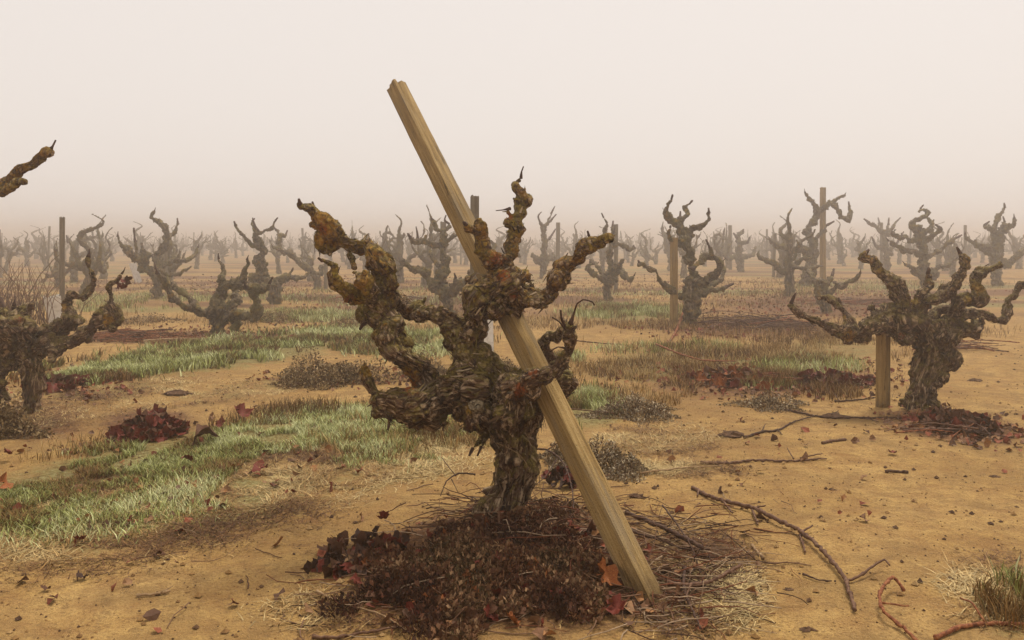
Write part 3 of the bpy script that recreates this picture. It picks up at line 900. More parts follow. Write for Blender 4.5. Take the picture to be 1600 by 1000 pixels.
VG = [
 (0, 0, [(948, 471, 9), (948, 450, 8.5), (954, 433, 11)]),
 (0, .1, [(954, 436, 9), (956, 417, 8), (952, 400, 6.5), (953, 386, 5.5), (958, 367, 5)]),
 (.1, -.1, [(956, 376, 5), (945, 364, 4.5), (947, 349, 3.5), (943, 340, 2.2), (940, 333, 1.2)]),
 (.1, .3, [(958, 370, 4), (957, 356, 3.2), (958, 345, 1.6)]),
 (0, -.4, [(960, 425, 6), (968, 414, 5.5), (974, 404, 3)]),
 (0, -.5, [(958, 430, 7), (968, 425, 5.5), (980, 432, 5.5), (991, 431, 3)]),
 (0, -.4, [(948, 436, 7), (941, 434, 6.5), (928, 430, 6), (920, 419, 5), (922, 410, 2)]),
 (0, .4, [(946, 434, 6), (934, 417, 4.5), (925, 406, 3)]),
 (.1, .4, [(956, 385, 5), (964, 382, 4.5), (978, 388, 4.5), (992, 388, 3)]),
]
VH = [
 (0, 0, [(845, 436, 4.5), (850, 420, 6), (850, 404, 9), (851, 384, 6), (849, 356, 6)]),
 (0, -.3, [(849, 358, 4), (844, 348, 2.6), (841, 338, 2), (846, 331, 1.2)]),
 (0, .3, [(850, 356, 4), (855, 345, 3), (861, 334, 2.4), (867, 322, 1.2)]),
 (0, -.2, [(852, 352, 3.5), (861, 344, 2.6), (869, 335, 1.4)]),
 (0, .4, [(852, 384, 4), (858, 374, 3), (868, 358, 1.8)]),
 (0, -.4, [(846, 406, 7), (836, 404, 5), (833, 398, 3)]),
 (0, .3, [(854, 406, 7), (863, 402, 5), (866, 394, 2)]),
]
VJ1 = [
 (0, 0, [(1262, 446, 14), (1264, 428, 12), (1269, 406, 10), (1270, 378, 7), (1258, 361, 6)]),
 (0, .1, [(1258, 362, 5.5), (1268, 345, 5), (1281, 330, 5.5), (1290, 321, 4.5), (1305, 312, 3.5), (1320, 305, 1.8)]),
 (.05, -.2, [(1278, 332, 5), (1271, 319, 4), (1263, 310, 3.5), (1258, 301, 2)]),
 (.1, .4, [(1298, 318, 4), (1308, 328, 4.5), (1324, 344, 4.5), (1330, 333, 3.5), (1327, 322, 2), (1326, 315, 1.2)]),
 (0, -.5, [(1266, 400, 7), (1254, 390, 6), (1235, 389, 5), (1215, 384, 4), (1204, 377, 2.4)]),
 (0, .4, [(1270, 385, 5), (1290, 353, 3), (1303, 346, 1.6)]),
]
VJ2 = [
 (0, 0, [(1292, 488, 12), (1288, 470, 14), (1284, 452, 15), (1278, 440, 10)]),
 (0, -.4, [(1290, 458, 9), (1306, 449, 5.5), (1327, 442, 5.5), (1338, 434, 5), (1344, 427, 3)]),
 (0, .3, [(1290, 446, 7), (1300, 432, 4), (1303, 420, 2.4)]),
 (0, .4, [(1278, 446, 8), (1266, 430, 5), (1262, 415, 3)]),
]
VK = [
 (0, 0, [(1445, 456, 8), (1444, 440, 8), (1441, 414, 10), (1442, 396, 9), (1440, 376, 10), (1436, 360, 10)]),
 (0, .2, [(1432, 358, 6), (1424, 350, 4.5), (1436, 342, 4.5), (1448, 338, 4), (1450, 330, 4), (1442, 329, 3), (1436, 332, 2.5), (1438, 326, 2), (1443, 320, 1.2)]),
 (0, .3, [(1440, 366, 6), (1454, 354, 5), (1455, 346, 4), (1447, 338, 3.5)]),
 (0, -.4, [(1446, 376, 7), (1456, 371, 5), (1467, 362, 5), (1470, 357, 4), (1462, 351, 2)]),
 (0, -.4, [(1434, 376, 7), (1420, 374, 5), (1404, 372, 4.5), (1394, 365, 4)]),
 (0, -.5, [(1438, 398, 7), (1428, 394, 5), (1411, 392, 5), (1402, 384, 4.5), (1388, 376, 3)]),
 (0, .5, [(1446, 400, 7), (1457, 399, 4.5), (1472, 390, 4.5), (1483, 378, 4), (1494, 372, 3), (1503, 367, 1.6)]),
 (0, -.5, [(1440, 434, 7), (1430, 427, 6), (1426, 417, 5), (1414, 413, 3)]),
 (0, .4, [(1450, 432, 8), (1462, 425, 6), (1470, 417, 4.5), (1484, 415, 3.5), (1493, 405, 2)]),
]
VL = [
 (0, 0, [(1558, 446, 10), (1556, 414, 12), (1558, 388, 12), (1560, 364, 12)]),
 (0, .2, [(1556, 360, 7), (1556, 350, 5), (1560, 338, 5), (1567, 330, 4), (1570, 325, 3), (1569, 317, 1.3)]),
 (0, -.3, [(1564, 362, 8), (1572, 355, 7), (1583, 353, 5), (1585, 342, 3)]),
 (0, .2, [(1566, 360, 4), (1570, 347, 3), (1567, 338, 1.6)]),
 (0, -.4, [(1554, 362, 7), (1544, 355, 4.5), (1538, 352, 3), (1546, 346, 2)]),
 (0, -.4, [(1552, 396, 8), (1540, 389, 6), (1524, 384, 5), (1512, 374, 4), (1508, 366, 2.4)]),
 (0, .4, [(1562, 412, 9), (1574, 411, 8), (1589, 403, 7), (1600, 392, 6), (1612, 378, 3)]),
]
VM = [
 (0, 0, [(1384, 426, 7), (1385, 408, 7), (1384, 390, 6), (1382, 366, 5.5)]),
 (0, -.4, [(1381, 364, 5), (1370, 356, 4), (1358, 348, 3), (1350, 342, 1.8)]),
 (0, .3, [(1372, 357, 3), (1374, 348, 2.4), (1372, 340, 1.3)]),
 (0, .3, [(1384, 366, 4.5), (1394, 357, 3.4), (1400, 347, 2.4), (1407, 340, 1.3)]),
 (0, .1, [(1384, 364, 4), (1388, 352, 2.6), (1389, 340, 1.3)]),
 (0, -.5, [(1382, 392, 5), (1368, 384, 3.4), (1362, 370, 2)]),
 (0, .4, [(1387, 394, 5), (1400, 382, 3), (1412, 362, 1.5)]),
]
VN = [
 (0, 0, [(117, 428, 7), (117, 408, 7), (118, 388, 6), (122, 374, 5)]),
 (0, .3, [(122, 376, 5), (130, 369, 4.5), (134, 360, 3), (128, 363, 2)]),
 (0, -.3, [(124, 376, 4), (137, 373, 4), (148, 370, 2.2)]),
 (0, -.4, [(116, 384, 5), (107, 379, 3.6), (104, 368, 2)]),
 (0, .3, [(121, 402, 5), (134, 396, 4.5), (146, 392, 3), (151, 388, 1.6)]),
 (0, -.3, [(120, 410, 5), (135, 408, 4), (147, 404, 2.4)]),
]
VO = [
 (0, 0, [(1158, 424, 8), (1157, 410, 8), (1155, 396, 8), (1156, 378, 6)]),
 (0, .3, [(1156, 380, 5.5), (1154, 368, 5), (1160, 362, 3.5), (1162, 358, 1.6)]),
 (0, -.3, [(1158, 384, 5), (1168, 379, 3.6), (1172, 370, 1.8)]),
 (0, -.4, [(1152, 402, 6), (1138, 404, 4.5), (1128, 396, 3.5), (1118, 386, 2)]),
 (0, .4, [(1162, 404, 6), (1174, 398, 4), (1182, 386, 2.4)]),
 (0, .1, [(1152, 372, 3.6), (1146, 364, 2)]),
]
MID = [
 ('far forked vine at left, two arms lifted round a thin stake', (247, 467), VC),
 ('thick-footed vine with a flat-topped upright limb behind the crab-armed vine', (431, 475), VD),
 ('leaning vine with one long diagonal arm left of the nearest vine', (495, 452), VE),
 ('candelabra-shaped vine with a stake in its middle behind the nearest vine', (702, 495), VF),
 ('upright vine with a forked base behind the tip of the nearest vine', (948, 471), VG),
 ('slim straight vine with antler-like top next to a lone stake', (845, 436), VH),
 ('tall vine with a hooked right arm crossing a tall bare post', (1262, 447), VJ1),
 ('low stumpy vine at the foot of the tall bare post', (1292, 489), VJ2),
 ('many-armed vine with a looped top above the wide right vine', (1445, 457), VK),
 ('broad blocky vine by the right edge with a crooked raised tip', (1558, 447), VL),
 ('fine-tipped vine beside a thin post above the wide right vine', (1384, 427), VM),
 ('misty vine just right of the tall left stake', (117, 429), VN),
 ('small misty vine just right of the stake beyond the green stake', (1158, 425), VO),
]
for i, (lab, base, br) in enumerate(MID):
    vox = min(.026, max(.011, depth_at(base[1]) / F * 1.1))
    build_vine(lab, base, br, vox, 50 + i, 'oldbark', rough=1.5, thin_by=.80 if 'hooked' in lab else .68)

# ---- the rows beyond: prototypes of one mesh each, copied over the field
def random_vine(seed, voxel):
    rs = np.random.default_rng(seed)
    H = rs.uniform(.34, .55)
    lean = rs.normal(0, .05, 2)
    r0 = rs.uniform(.055, .085)
    tr = np.array([(0, 0, -.08, r0 * 1.25), (0, 0, .05, r0 * 1.1), (lean[0] * .5, lean[1] * .5, H * .5, r0 * .85), (lean[0], lean[1], H, r0)])
    segs = []
    def put(w, k):
        c = catmull(w, max(voxel * 1.6, .03)); segs.append((c[:, :3], np.maximum(c[:, 3], voxel * .75), seed * 50 + k))
    put(tr, 0)
    n = rs.integers(4, 7)
    a0 = rs.uniform(0, 6.28)
    for k in range(n):
        a = a0 + k * 6.28 / n + rs.normal(0, .3)
        d = np.array((math.cos(a), math.sin(a), rs.uniform(-.1, 1.5))); d /= np.linalg.norm(d)
        p = np.array((lean[0], lean[1], H - rs.uniform(0, .12)))
        r = r0 * rs.uniform(.55, .8)
        pts = [list(p) + [r]]
        m = rs.integers(4, 6)
        for j in range(m):
            p = p + d * rs.uniform(.08, .15)
            d = d + rs.normal(0, .60, 3); d[2] += .32 if j < 2 else .2
            d /= np.linalg.norm(d)
            r *= rs.uniform(.74, .95)
            pts.append(list(p) + [r])
            if rs.random() < .35 and j > 0:
                e = d + rs.normal(0, .6, 3); e[2] = abs(e[2]) + .3; e /= np.linalg.norm(e)
                q = np.array([list(p) + [r * .8], list(p + e * .09) + [r * .55], list(p + e * .17 + rs.normal(0, .03, 3)) + [r * .28]])
                put(q, 20 + k * 5 + j)
        p = p + d * .07 + np.array((0, 0, .04))
        pts.append(list(p) + [r * .4])
        put(np.array(pts), k + 1)
    if rs.random() < .55:                        # a tall central limb
        x, y = lean
        put(np.array([(x, y, H, r0 * .8), (x + rs.normal(0, .05), y, H + .25, r0 * .6), (x + rs.normal(0, .08), y, H + .48, r0 * .5),
                      (x + rs.normal(0, .14), y, H + .66, r0 * .28), (x + rs.normal(0, .2), y, H + .8, r0 * .15)]), 40)
    Lm = make_limbs(segs, voxel, seed, 1.2)
    return submesh('grape_vine', Lm, Lm['F'], np.zeros(3))

PROTO = [random_vine(200 + i, .018) for i in range(10)]
for me in PROTO: me.materials.append(M['oldbark'])

def stake_mesh(h, w, seed, mat, jag=.008):
    """square sawn stake: many points round, weathered, with checks and a ragged top"""
    rs = np.random.default_rng(seed)
    side = 6
    per = []
    for s in range(4):
        for k in range(side):
            t = -1 + 2 * k / side
            x, y = ((t, -1), (1, t), (-t, 1), (-1, -t))[s]
            L = math.hypot(x, y); m = max(1.0, L / 1.33)
            per.append((x / m, y / m))
    per = np.array(per) * w / 2
    n = len(per)
    rows = max(6, int(h / .05))
    z = np.linspace(-.12, h, rows)
    V = []
    ck = rs.choice(n, 4, replace=False)
    for i, zz in enumerate(z):
        f = np.ones(n) + rs.normal(0, .008, n)
        top = max(0, (zz - h * .72) / (h * .28))
        for c in ck[:3]: f[c] -= .035 + .11 * top
        bow = np.array((math.sin(zz * 1.3 + seed) * .006, math.cos(zz * 1.1 + seed) * .006))
        jz = (rs.uniform(-jag, jag, n) if i == rows - 1 else 0)
        p = per * f[:, None] + bow
        V.append(np.column_stack([p, np.full(n, zz) + jz]))
    c1 = V[-1].copy(); c1[:, :2] *= .5; c1[:, 2] += rs.uniform(-jag, jag, n) * 1.2
    V.append(c1); V.append(np.array([[0, 0, h]]))
    V = np.vstack(V)
    k = np.arange(n); k2 = (k + 1) % n
    q = np.vstack([np.stack([i * n + k, i * n + k2, (i + 1) * n + k2, (i + 1) * n + k], 1) for i in range(rows)])
    t = np.stack([np.full(n, (rows + 1) * n), rows * n + k, rows * n + k2], 1)
    me = mesh_np('stake', V, [q, t], False)
    me.materials.append(mat)
    return me

STAKES = [stake_mesh(h, .058, 300 + i, M['greypost']) for i, h in enumerate((1.15, 1.05, 1.3))]
taken = [depth_at(b[1]) for _, b, _ in MID]
blocked = [(((b[0] - CX) / F * depth_at(b[1])), depth_at(b[1])) for _, b, _ in MID]
rs = np.random.default_rng(77)
spots_far = []
for j in range(60):
    Y = 14.2 + j * 2.3
    if Y > 52: break
    for i in range(-40, 41):
        X = i * 2.3 + .55 * math.sin(j * 1.7) + rs.normal(0, .22)
        y = Y + rs.normal(0, .25)
        if abs(X) > y * .66 + .6: continue
        if any(math.hypot(X - a, (y - b) * .6) < 1.35 for a, b in blocked): continue
        if rs.random() < .24: continue
        spots_far.append((X, y))
spots_far = sorted(spots_far, key=lambda s: s[1])[:295]
fog = []
for X, y in spots_far:
    o = link('grape_vine', PROTO[rs.integers(0, 10)], loc=(X, y, 0))
    o.rotation_euler = (0, 0, rs.uniform(0, 6.28))
    s = rs.uniform(.78, 1.22); o.scale = (s, s, s * rs.uniform(.95, 1.12))
    fog.append((o, CX + X / y * F, y))
    if rs.random() < .20 and y > 19:
        st = link('stake', STAKES[rs.integers(0, 3)], loc=(X + rs.normal(0, .12), y + rs.uniform(.05, .25), 0))
        st.rotation_euler = (rs.normal(0, .03), rs.normal(0, .03), rs.uniform(0, 1.5))
        tag(st, 'thin grey stake standing among the fogged vines behind', 'stake', 'stakes among the fogged vines')

ANCHOR = [('forked vine at far left', 247), ('flat-topped vine at left', 420), ('leaning diagonal vine', 480), ('candelabra-shaped vine', 690), ('slim antler-topped vine', 850),
          ('vine at the right arm tip', 955), ('tall three-tipped vine', 1080), ('stake right of centre', 1141), ('hooked-arm vine', 1268), ('fine-tipped vine', 1384), ('loop-topped vine', 1445), ('blocky right-edge vine', 1558), ('tall left stake', 98)]
used = set()
for o, px, y in sorted(fog, key=lambda f: f[2]):
    if y < 27 and -20 < px < 1620:
        nm, ax = min(ANCHOR, key=lambda a: abs(a[1] - px))
        key = (nm, px < ax)
        if key not in used:
            used.add(key)
            tag(o, 'nearest grey fogged vine just %s of the %s' % ('left' if px < ax else 'right', nm), 'vine', 'vines half lost in the fog')
            continue
        tag(o, 'bare grey vine half lost in fog among the rows behind', 'vine', 'vines half lost in the fog')
    else:
        tag(o, 'faint vine silhouette almost dissolved in fog at the horizon', 'vine', 'faintest vines on the horizon')

def far_mass():
    lite = [random_vine(400 + i, .035) for i in range(3)]
    dat = []
    for me in lite:
        V = np.empty(len(me.vertices) * 3, np.float32); me.vertices.foreach_get('co', V)
        fl = np.empty(len(me.loops), np.int32); me.loops.foreach_get('vertex_index', fl)
        dat.append((V.reshape(-1, 3), fl.reshape(-1, 4)))
    bag = Bag()
    for j in range(16):
        Y = 53.5 + j * 2.6
        for i in range(-40, 41):
            X = i * 2.4 + rs.normal(0, .3)
            if abs(X) > Y * .62: continue
            if rs.random() < .1 + j * .03: continue
            V, q = dat[rs.integers(0, 3)]
            a = rs.uniform(0, 6.28); c, s = math.cos(a), math.sin(a)
            R = np.array(((c, s, 0), (-s, c, 0), (0, 0, 1))) * rs.uniform(.9, 1.25)
            bag.add(V @ R + np.array((X, Y + rs.normal(0, .3), 0)), q)
    me = bag.mesh('distant_vines')
    attr(me, 'grain', 'FLOAT_VECTOR', np.vstack(bag.V))
    tag(link('distant_vines', me, M['oldbark']), 'mass of distant vines dissolving into the fog', 'vines', kind='stuff')
far_mass()

# ------------------------------------------------------------------ posts and stakes
def leaning_post():
    A = P(1000, 916, 2.24); B = P(621, 138, 3.45)
    ax = B - A; L = np.linalg.norm(ax); ax /= L
    me = stake_mesh(L, .060, 5, M['post'], .012)
    o = link('leaning_post', me, loc=A)
    q = Vector(ax).to_track_quat('Z', 'Y')
    o.rotation_mode = 'QUATERNION'
    from mathutils import Quaternion
    o.rotation_quaternion = q @ Quaternion((0, 0, 1), math.radians(POST_ROLL))
    tag(o, 'long square timber post leaning left across the nearest vine', 'post')
POST_ROLL = 10.0
leaning_post()

def stake(x, ytop, ybot, wpx, label, mat='greypost', roll=.4, lean=0.0, D=None):
    D = D or depth_at(ybot)
    b = P(x, ybot, D); b[2] = 0
    h = CAMH - (ytop - HY) / F * D
    me = stake_mesh(h, wpx * D / F / 1.15, int(x), M[mat])
    o = link('stake', me, loc=b)
    o.rotation_euler = (0, lean, roll)
    tag(o, label, 'stake', 'upright vine stakes')
stake(741, 307, 562, 13, 'grey stake rising behind the leaning post with a white carton round its foot')
stake(98, 340, 502, 9, 'tall grey stake at left with a white carton round its foot')
stake(1054, 372, 508, 11, 'green-brown stake against the tall vine right of centre', 'post')
stake(1286, 293, 446, 8, 'tallest bare post, standing in the hooked-arm vine at right', 'post')
stake(1378, 505, 636, 20, 'short thick green post propping the wide right vine', 'post', .75)
stake(872, 348, 434, 6, 'lone stake standing beside the slim antler-topped vine')
stake(1141, 352, 422, 5, 'lone misty stake left of a small vine, right of centre')
stake(962, 351, 455, 6, 'stake behind the vine at the nearest vine\'s right arm tip')
stake(692, 347, 470, 9, 'stake in the middle of the candelabra-shaped vine')
stake(259, 352, 452, 5, 'thin stake between the two lifted arms of a far left vine')
stake(509, 408, 452, 6, 'short stake right of the leaning vine with a diagonal arm')
stake(1377, 348, 424, 4, 'thin post beside the fine-tipped vine at right')
stake(1508, 352, 420, 4, 'thin misty stake left of the broad blocky vine')

def carton(x, y0, y1, wpx, label, lean=(0, 0), D=None):
    """open-ended square waxed-paper sleeve round a young plant"""
    D = D or depth_at(y1)
    b = P(x, y1, D); b[2] = -.01
    h = (y1 - y0) / F * D; w = wpx / F * D / 1.2 / 2
    rs = np.random.default_rng(int(x))
    per = np.array([(-1, -1), (0, -1.05), (1, -1), (1.05, 0), (1, 1), (0, 1.04), (-1, 1), (-1.03, 0)]) * w
    rows = []
    for sgn in (1.0, .95):
        for z in np.linspace(0, h, 6):
            p = per * sgn * (1 + .12 * z / h) + rs.normal(0, .0022, (8, 2))
            zz = np.full(8, z) + (rs.uniform(-.03, .012, 8) if z == h else 0)
            rows.append(np.column_stack([p, zz]))
    V = np.vstack(rows); k = np.arange(8); k2 = (k + 1) % 8
    q = [np.stack([i * 8 + k, i * 8 + k2, (i + 1) * 8 + k2, (i + 1) * 8 + k], 1) for i in range(5)]
    q += [np.stack([i * 8 + k2, i * 8 + k, (i + 1) * 8 + k, (i + 1) * 8 + k2], 1) for i in range(6, 11)]
    q += [np.stack([40 + k, 40 + k2, 88 + k2, 88 + k], 1)]
    o = link('plant_carton', mesh_np('plant_carton', V, np.vstack(q), False), M['carton'], loc=b)
    o.rotation_euler = (lean[0], lean[1], .5)
    tag(o, label, 'carton', 'white plant cartons')
carton(754, 456, 562, 31, 'white carton sleeve round the stake behind the nearest vine', (0, -.03))
carton(88, 460, 502, 25, 'torn white carton at the foot of the tall left stake', (0, -.15))
carton(217, 408, 441, 11, 'small leaning white carton among the misty vines at left', (0, -.3))

# ------------------------------------------------------------------ grass
def blades(lst, cols, hgt, wid, lean, seed, flat=0.0, clump=.35):
    """lst: (cx, cy, rx, ry, ang, count); blades of two quads"""
    r = np.random.default_rng(seed)
    XS, YS = [], []
    for cx, cy, rx, ry, a, cnt in lst:
        t = r.uniform(0, 6.283, cnt); d = np.sqrt(r.uniform(0, 1, cnt)) * (1 + .16 * r.normal(0, 1, cnt))
        u, v = np.cos(t) * d * rx, np.sin(t) * d * ry
        x = cx + u * math.cos(a) - v * math.sin(a); y = cy + u * math.sin(a) + v * math.cos(a)
        D = CAMH * F / np.maximum(y - HY, 8)
        XS.append((x - CX) / F * D); YS.append(D)
    X, Y = np.concatenate(XS), np.concatenate(YS)
    q = np.stack([X, Y, 0 * X], 1)
    keep = fbm(q * np.array((3.2, 2.2, 1)), seed, 3) > clump
    keep &= vnoise(q * 14, seed + 3) > .25
    X, Y = X[keep], Y[keep]
    n = len(X)
    q = np.stack([X, Y, 0 * X], 1)
    sc = np.clip(Y / 5.0, .8, 2.2) ** .6
    h = r.uniform(*hgt, n) * (.6 + .8 * fbm(q * 5, seed + 7, 2)) * sc ** .5
    w = wid * r.uniform(.6, 1.3, n) * sc
    a = r.uniform(0, 6.283, n)
    d = np.stack([np.cos(a), np.sin(a), np.zeros(n)], 1)
    s = np.stack([-np.sin(a), np.cos(a), np.zeros(n)], 1)
    b = np.stack([X, Y, ground_z(X, Y) - .004], 1)
    ln = r.uniform(*lean, n)[:, None] * h[:, None]
    up = np.zeros((n, 3)); up[:, 2] = 1
    if flat:
        up[:, 2] = r.uniform(.05, flat, n)
    hh = h[:, None]
    V = np.stack([b - s * w[:, None], b + s * w[:, None],
                  b + d * ln * .35 + up * hh * .55 - s * w[:, None] * .8, b + d * ln * .35 + up * hh * .55 + s * w[:, None] * .8,
                  b + d * ln + up * hh * .95], 1).reshape(-1, 3)
    k = np.arange(n)[:, None] * 5
    Q = k + np.array((0, 1, 3, 2)); T = k + np.array((2, 3, 4))
    cols = np.array(cols)
    pick = np.clip((fbm(q * 3.5, seed + 15, 3) - .5) * 2.6 + .5 + r.normal(0, .22, n), 0, .999)
    c = cols[(pick * len(cols)).astype(int)] * r.uniform(.5, 1.35, (n, 1))
    C = np.repeat(np.column_stack([c, np.ones(n)]), 5, axis=0)
    me = mesh_np('grass', V, [Q, T], True)
    attr(me, 'tint', 'FLOAT_COLOR', C)
    return me

FROST = [(.20, .11, .03), (.17, .15, .035), (.22, .23, .055), (.31, .33, .095), (.41, .44, .16), (.55, .56, .28)]
me = blades([(250, 716, 330, 32, -.17, 34000), (600, 682, 160, 38, .05, 19000), (60, 790, 110, 38, -.1, 7000), (560, 655, 130, 20, 0, 7000), (190, 775, 260, 55, -.15, 13000), (480, 725, 190, 34, -.08, 7000)], FROST, (.012, .040), .0019, (.3, 1.3), 1, clump=.36)
tag(link('frosted_grass', me, M['grass']), 'frosted pale green grass band in the left foreground', 'grass', kind='stuff')
me = blades([(330, 553, 275, 20, -.12, 30000), (640, 538, 120, 20, 0, 9000), (160, 580, 110, 20, -.1, 8000)], FROST, (.030, .075), .0034, (.2, 1.0), 2, clump=.35)
tag(link('frosted_grass', me, M['grass']), 'frosted pale green grass band behind the bare patch at left', 'grass', kind='stuff')
me = blades([(925, 640, 50, 32, -.1, 6000), (1190, 600, 70, 12, 0, 2500), (1260, 575, 90, 16, 0, 2200), (975, 488, 95, 13, 0, 7000), (480, 496, 110, 9, 0, 4500),
             (300, 466, 230, 7, 0, 5000), (1100, 460, 300, 5, 0, 2500), (700, 455, 300, 5, 0, 2500), (900, 560, 60, 8, 0, 1200), (1050, 545, 120, 8, 0, 1500), (1350, 446, 140, 8, 0, 3000), (1590, 955, 60, 40, 0, 700), (600, 470, 150, 8, 0, 2500), (150, 480, 120, 8, 0, 2500)], FROST, (.035, .075), .0024, (.15, .8), 3, clump=.40)
tag(link('frosted_grass', me, M['grass']), 'scattered frosted grass patches right of and behind the nearest vine', 'grass', kind='stuff')
STRAW = [(.12, .052, .018), (.22, .110, .038), (.33, .19, .06), (.44, .29, .11), (.54, .40, .18)]
me = blades([(240, 795, 360, 72, -.17, 34000), (560, 725, 210, 38, -.05, 12000), (160, 608, 160, 20, -.08, 6000), (380, 610, 200, 16, -.15, 6000),
             (1010, 690, 130, 26, 0, 6000), (1040, 735, 130, 12, 0, 4000), (1100, 920, 85, 80, 0, 9000), (1560, 930, 90, 60, 0, 3000),
             (520, 950, 110, 30, .1, 3000), (790, 915, 280, 95, 0, 1800), (90, 640, 110, 30, 0, 4000)], STRAW, (.035, .09), .0017, (.3, 1.2), 4, flat=.30, clump=.38)
tag(link('dry_straw', me, M['grass']), 'flattened dry straw strewn along the edges of the grass', 'straw', kind='stuff')
BROWNGR = [(.14, .072, .020), (.22, .120, .034), (.30, .18, .055), (.38, .26, .10)]
me = blades([(1080, 572, 190, 34, 0, 13000), (1290, 550, 130, 30, 0, 6000), (600, 690, 160, 30, 0, 2500), (450, 650, 90, 14, -.1, 1500), (200, 690, 160, 14, -.15, 900),
             (1000, 505, 220, 14, 0, 6000), (620, 500, 200, 18, 0, 6000), (1330, 610, 80, 16, 0, 3000), (1000, 470, 520, 14, 0, 8000), (600, 446, 640, 9, 0, 6000), (1320, 520, 240, 18, 0, 4500), (1000, 625, 160, 22, 0, 3000), (350, 500, 300, 10, 0, 4000), (1250, 445, 330, 9, 0, 4000)], BROWNGR, (.025, .075), .0019, (.2, 1.0), 5, clump=.42)
tag(link('brown_grass', me, M['grass']), 'brown dead grass standing right of the nearest vine', 'grass', kind='stuff')

# ------------------------------------------------------------------ weeds
def weed_mesh(name, n, rx, ry, hz, seed, cols, leaf=.007, stem=True):
    """low twiggy weed: thin stems with many tiny leaves spread through a flattened dome"""
    r = np.random.default_rng(seed)
    t = r.uniform(0, 6.283, n); d = np.sqrt(r.uniform(0, 1, n))
    lob = 1 + .28 * np.sin(3 * t + seed) + .2 * np.sin(5 * t + 2 * seed) + .12 * np.sin(11 * t)
    d = d ** .8 * (1 + .12 * r.normal(0, 1, n))
    x, y = np.cos(t) * d * rx * lob, np.sin(t) * d * ry * lob
    dome = np.clip(1 - d ** 1.6, .02, 1) * (.2 + 1.5 * vnoise(np.stack([x, y, 0 * x], 1) * 2.6 / rx, seed) ** 1.3)
    z = hz * dome * r.uniform(.25, 1.0, n) ** .5
    c = np.stack([x, y, z], 1)
    a1 = r.normal(0, 1, (n, 3)); a1[:, 2] = np.abs(a1[:, 2]) * .8 + .2; a1 /= np.linalg.norm(a1, axis=1)[:, None]
    a2 = np.cross(a1, r.normal(0, 1, (n, 3))); a2 /= np.linalg.norm(a2, axis=1)[:, None] + 1e-9
    l = leaf * r.uniform(.6, 1.6, n)[:, None]
    V = np.stack([c, c + a1 * l * .6 + a2 * l * .35, c + a1 * l * 1.3, c + a1 * l * .6 - a2 * l * .35], 1).reshape(-1, 3)
    Q = np.arange(n)[:, None] * 4 + np.array((0, 1, 2, 3))
    cols = np.array(cols)
    cc = cols[r.integers(0, len(cols), n)] * r.uniform(.6, 1.35, (n, 1))
    C = np.repeat(np.column_stack([cc, np.ones(n)]), 4, axis=0)
    m = n // 5                                   # stems
    i = r.integers(0, n, m)
    top = c[i]; bot = top * np.array((.75, .75, 0)) + r.normal(0, .01, (m, 3)) * np.array((1, 1, 0))
    s = np.stack([r.normal(0, 1, m), r.normal(0, 1, m), np.zeros(m)], 1); s /= np.linalg.norm(s, axis=1)[:, None]
    wd = .0011
    V2 = np.stack([bot - s * wd, bot + s * wd, top + s * wd * .6, top - s * wd * .6], 1).reshape(-1, 3)
    Q2 = np.arange(m)[:, None] * 4 + np.array((0, 1, 2, 3)) + len(V)
    C2 = np.tile(np.array((.10, .055, .03, 1)), (m * 4, 1))
    me = mesh_np(name, np.vstack([V, V2]), np.vstack([Q, Q2]), False)
    attr(me, 'tint', 'FLOAT_COLOR', np.vstack([C, C2]))
    return me

GREYW = [(.22, .165, .09), (.36, .285, .175), (.50, .42, .29), (.28, .19, .09), (.15, .09, .05)]
BROWNW = [(.19, .125, .052), (.30, .21, .10), (.42, .31, .165), (.13, .075, .037)]
def weed(x, y, wpx, hpx, n, label, cols, seed, leaf=.008):
    D = depth_at(y); S = D / F
    rx = wpx * S / 2
    me = weed_mesh('weed_clump', n, rx, rx * .8, hpx * S * .80, seed, cols, leaf)
    X = (x - CX) / F * D
    o = link('weed_clump', me, M['weed'], loc=(X, D, ground_z(X, D) - .004))
    tag(o, label, 'weed', 'low dried weed clumps')
weed(512, 598, 150, 70, 7000, 'big brown-grey weed mound left of the nearest vine', BROWNW, 1, .012)
weed(660, 585, 90, 45, 2600, 'brown weed mound seen between the nearest vine\'s arms', BROWNW, 2, .012)
weed(425, 503, 90, 18, 1500, 'dull weed patch right of the crab-armed vine', BROWNW, 3, .014)
weed(935, 735, 150, 48, 6500, 'grey dried weed just right of the leaning post', GREYW, 4, .008)
weed(995, 650, 130, 42, 4200, 'grey dried weed behind the straw, right of the post', GREYW, 5, .009)
weed(1203, 637, 100, 26, 2600, 'grey frosted weed on bare sand left of the short green post', GREYW, 6, .009)
weed(880, 722, 80, 36, 2400, 'grey weed tucked between trunk and leaning post', GREYW, 7, .008)
weed(10, 680, 110, 60, 3600, 'brown weed round the foot of the left edge vine', BROWNW, 8, .012)
weed(785, 576, 50, 26, 900, 'small brown weed hump behind the leaning post', BROWNW, 9, .012)
weed(945, 478, 60, 16, 700, 'weedy hump in front of the forked-base vine', BROWNW, 10, .014)
weed(1330, 605, 60, 18, 800, 'small grey weed by the short green post', GREYW, 12, .010)
weed(560, 510, 110, 16, 1200, 'flat weed patch behind the big weed mound', BROWNW, 13, .014)
weed(230, 500, 120, 14, 1200, 'flat weed patch behind the red cane pile', BROWNW, 14, .014)

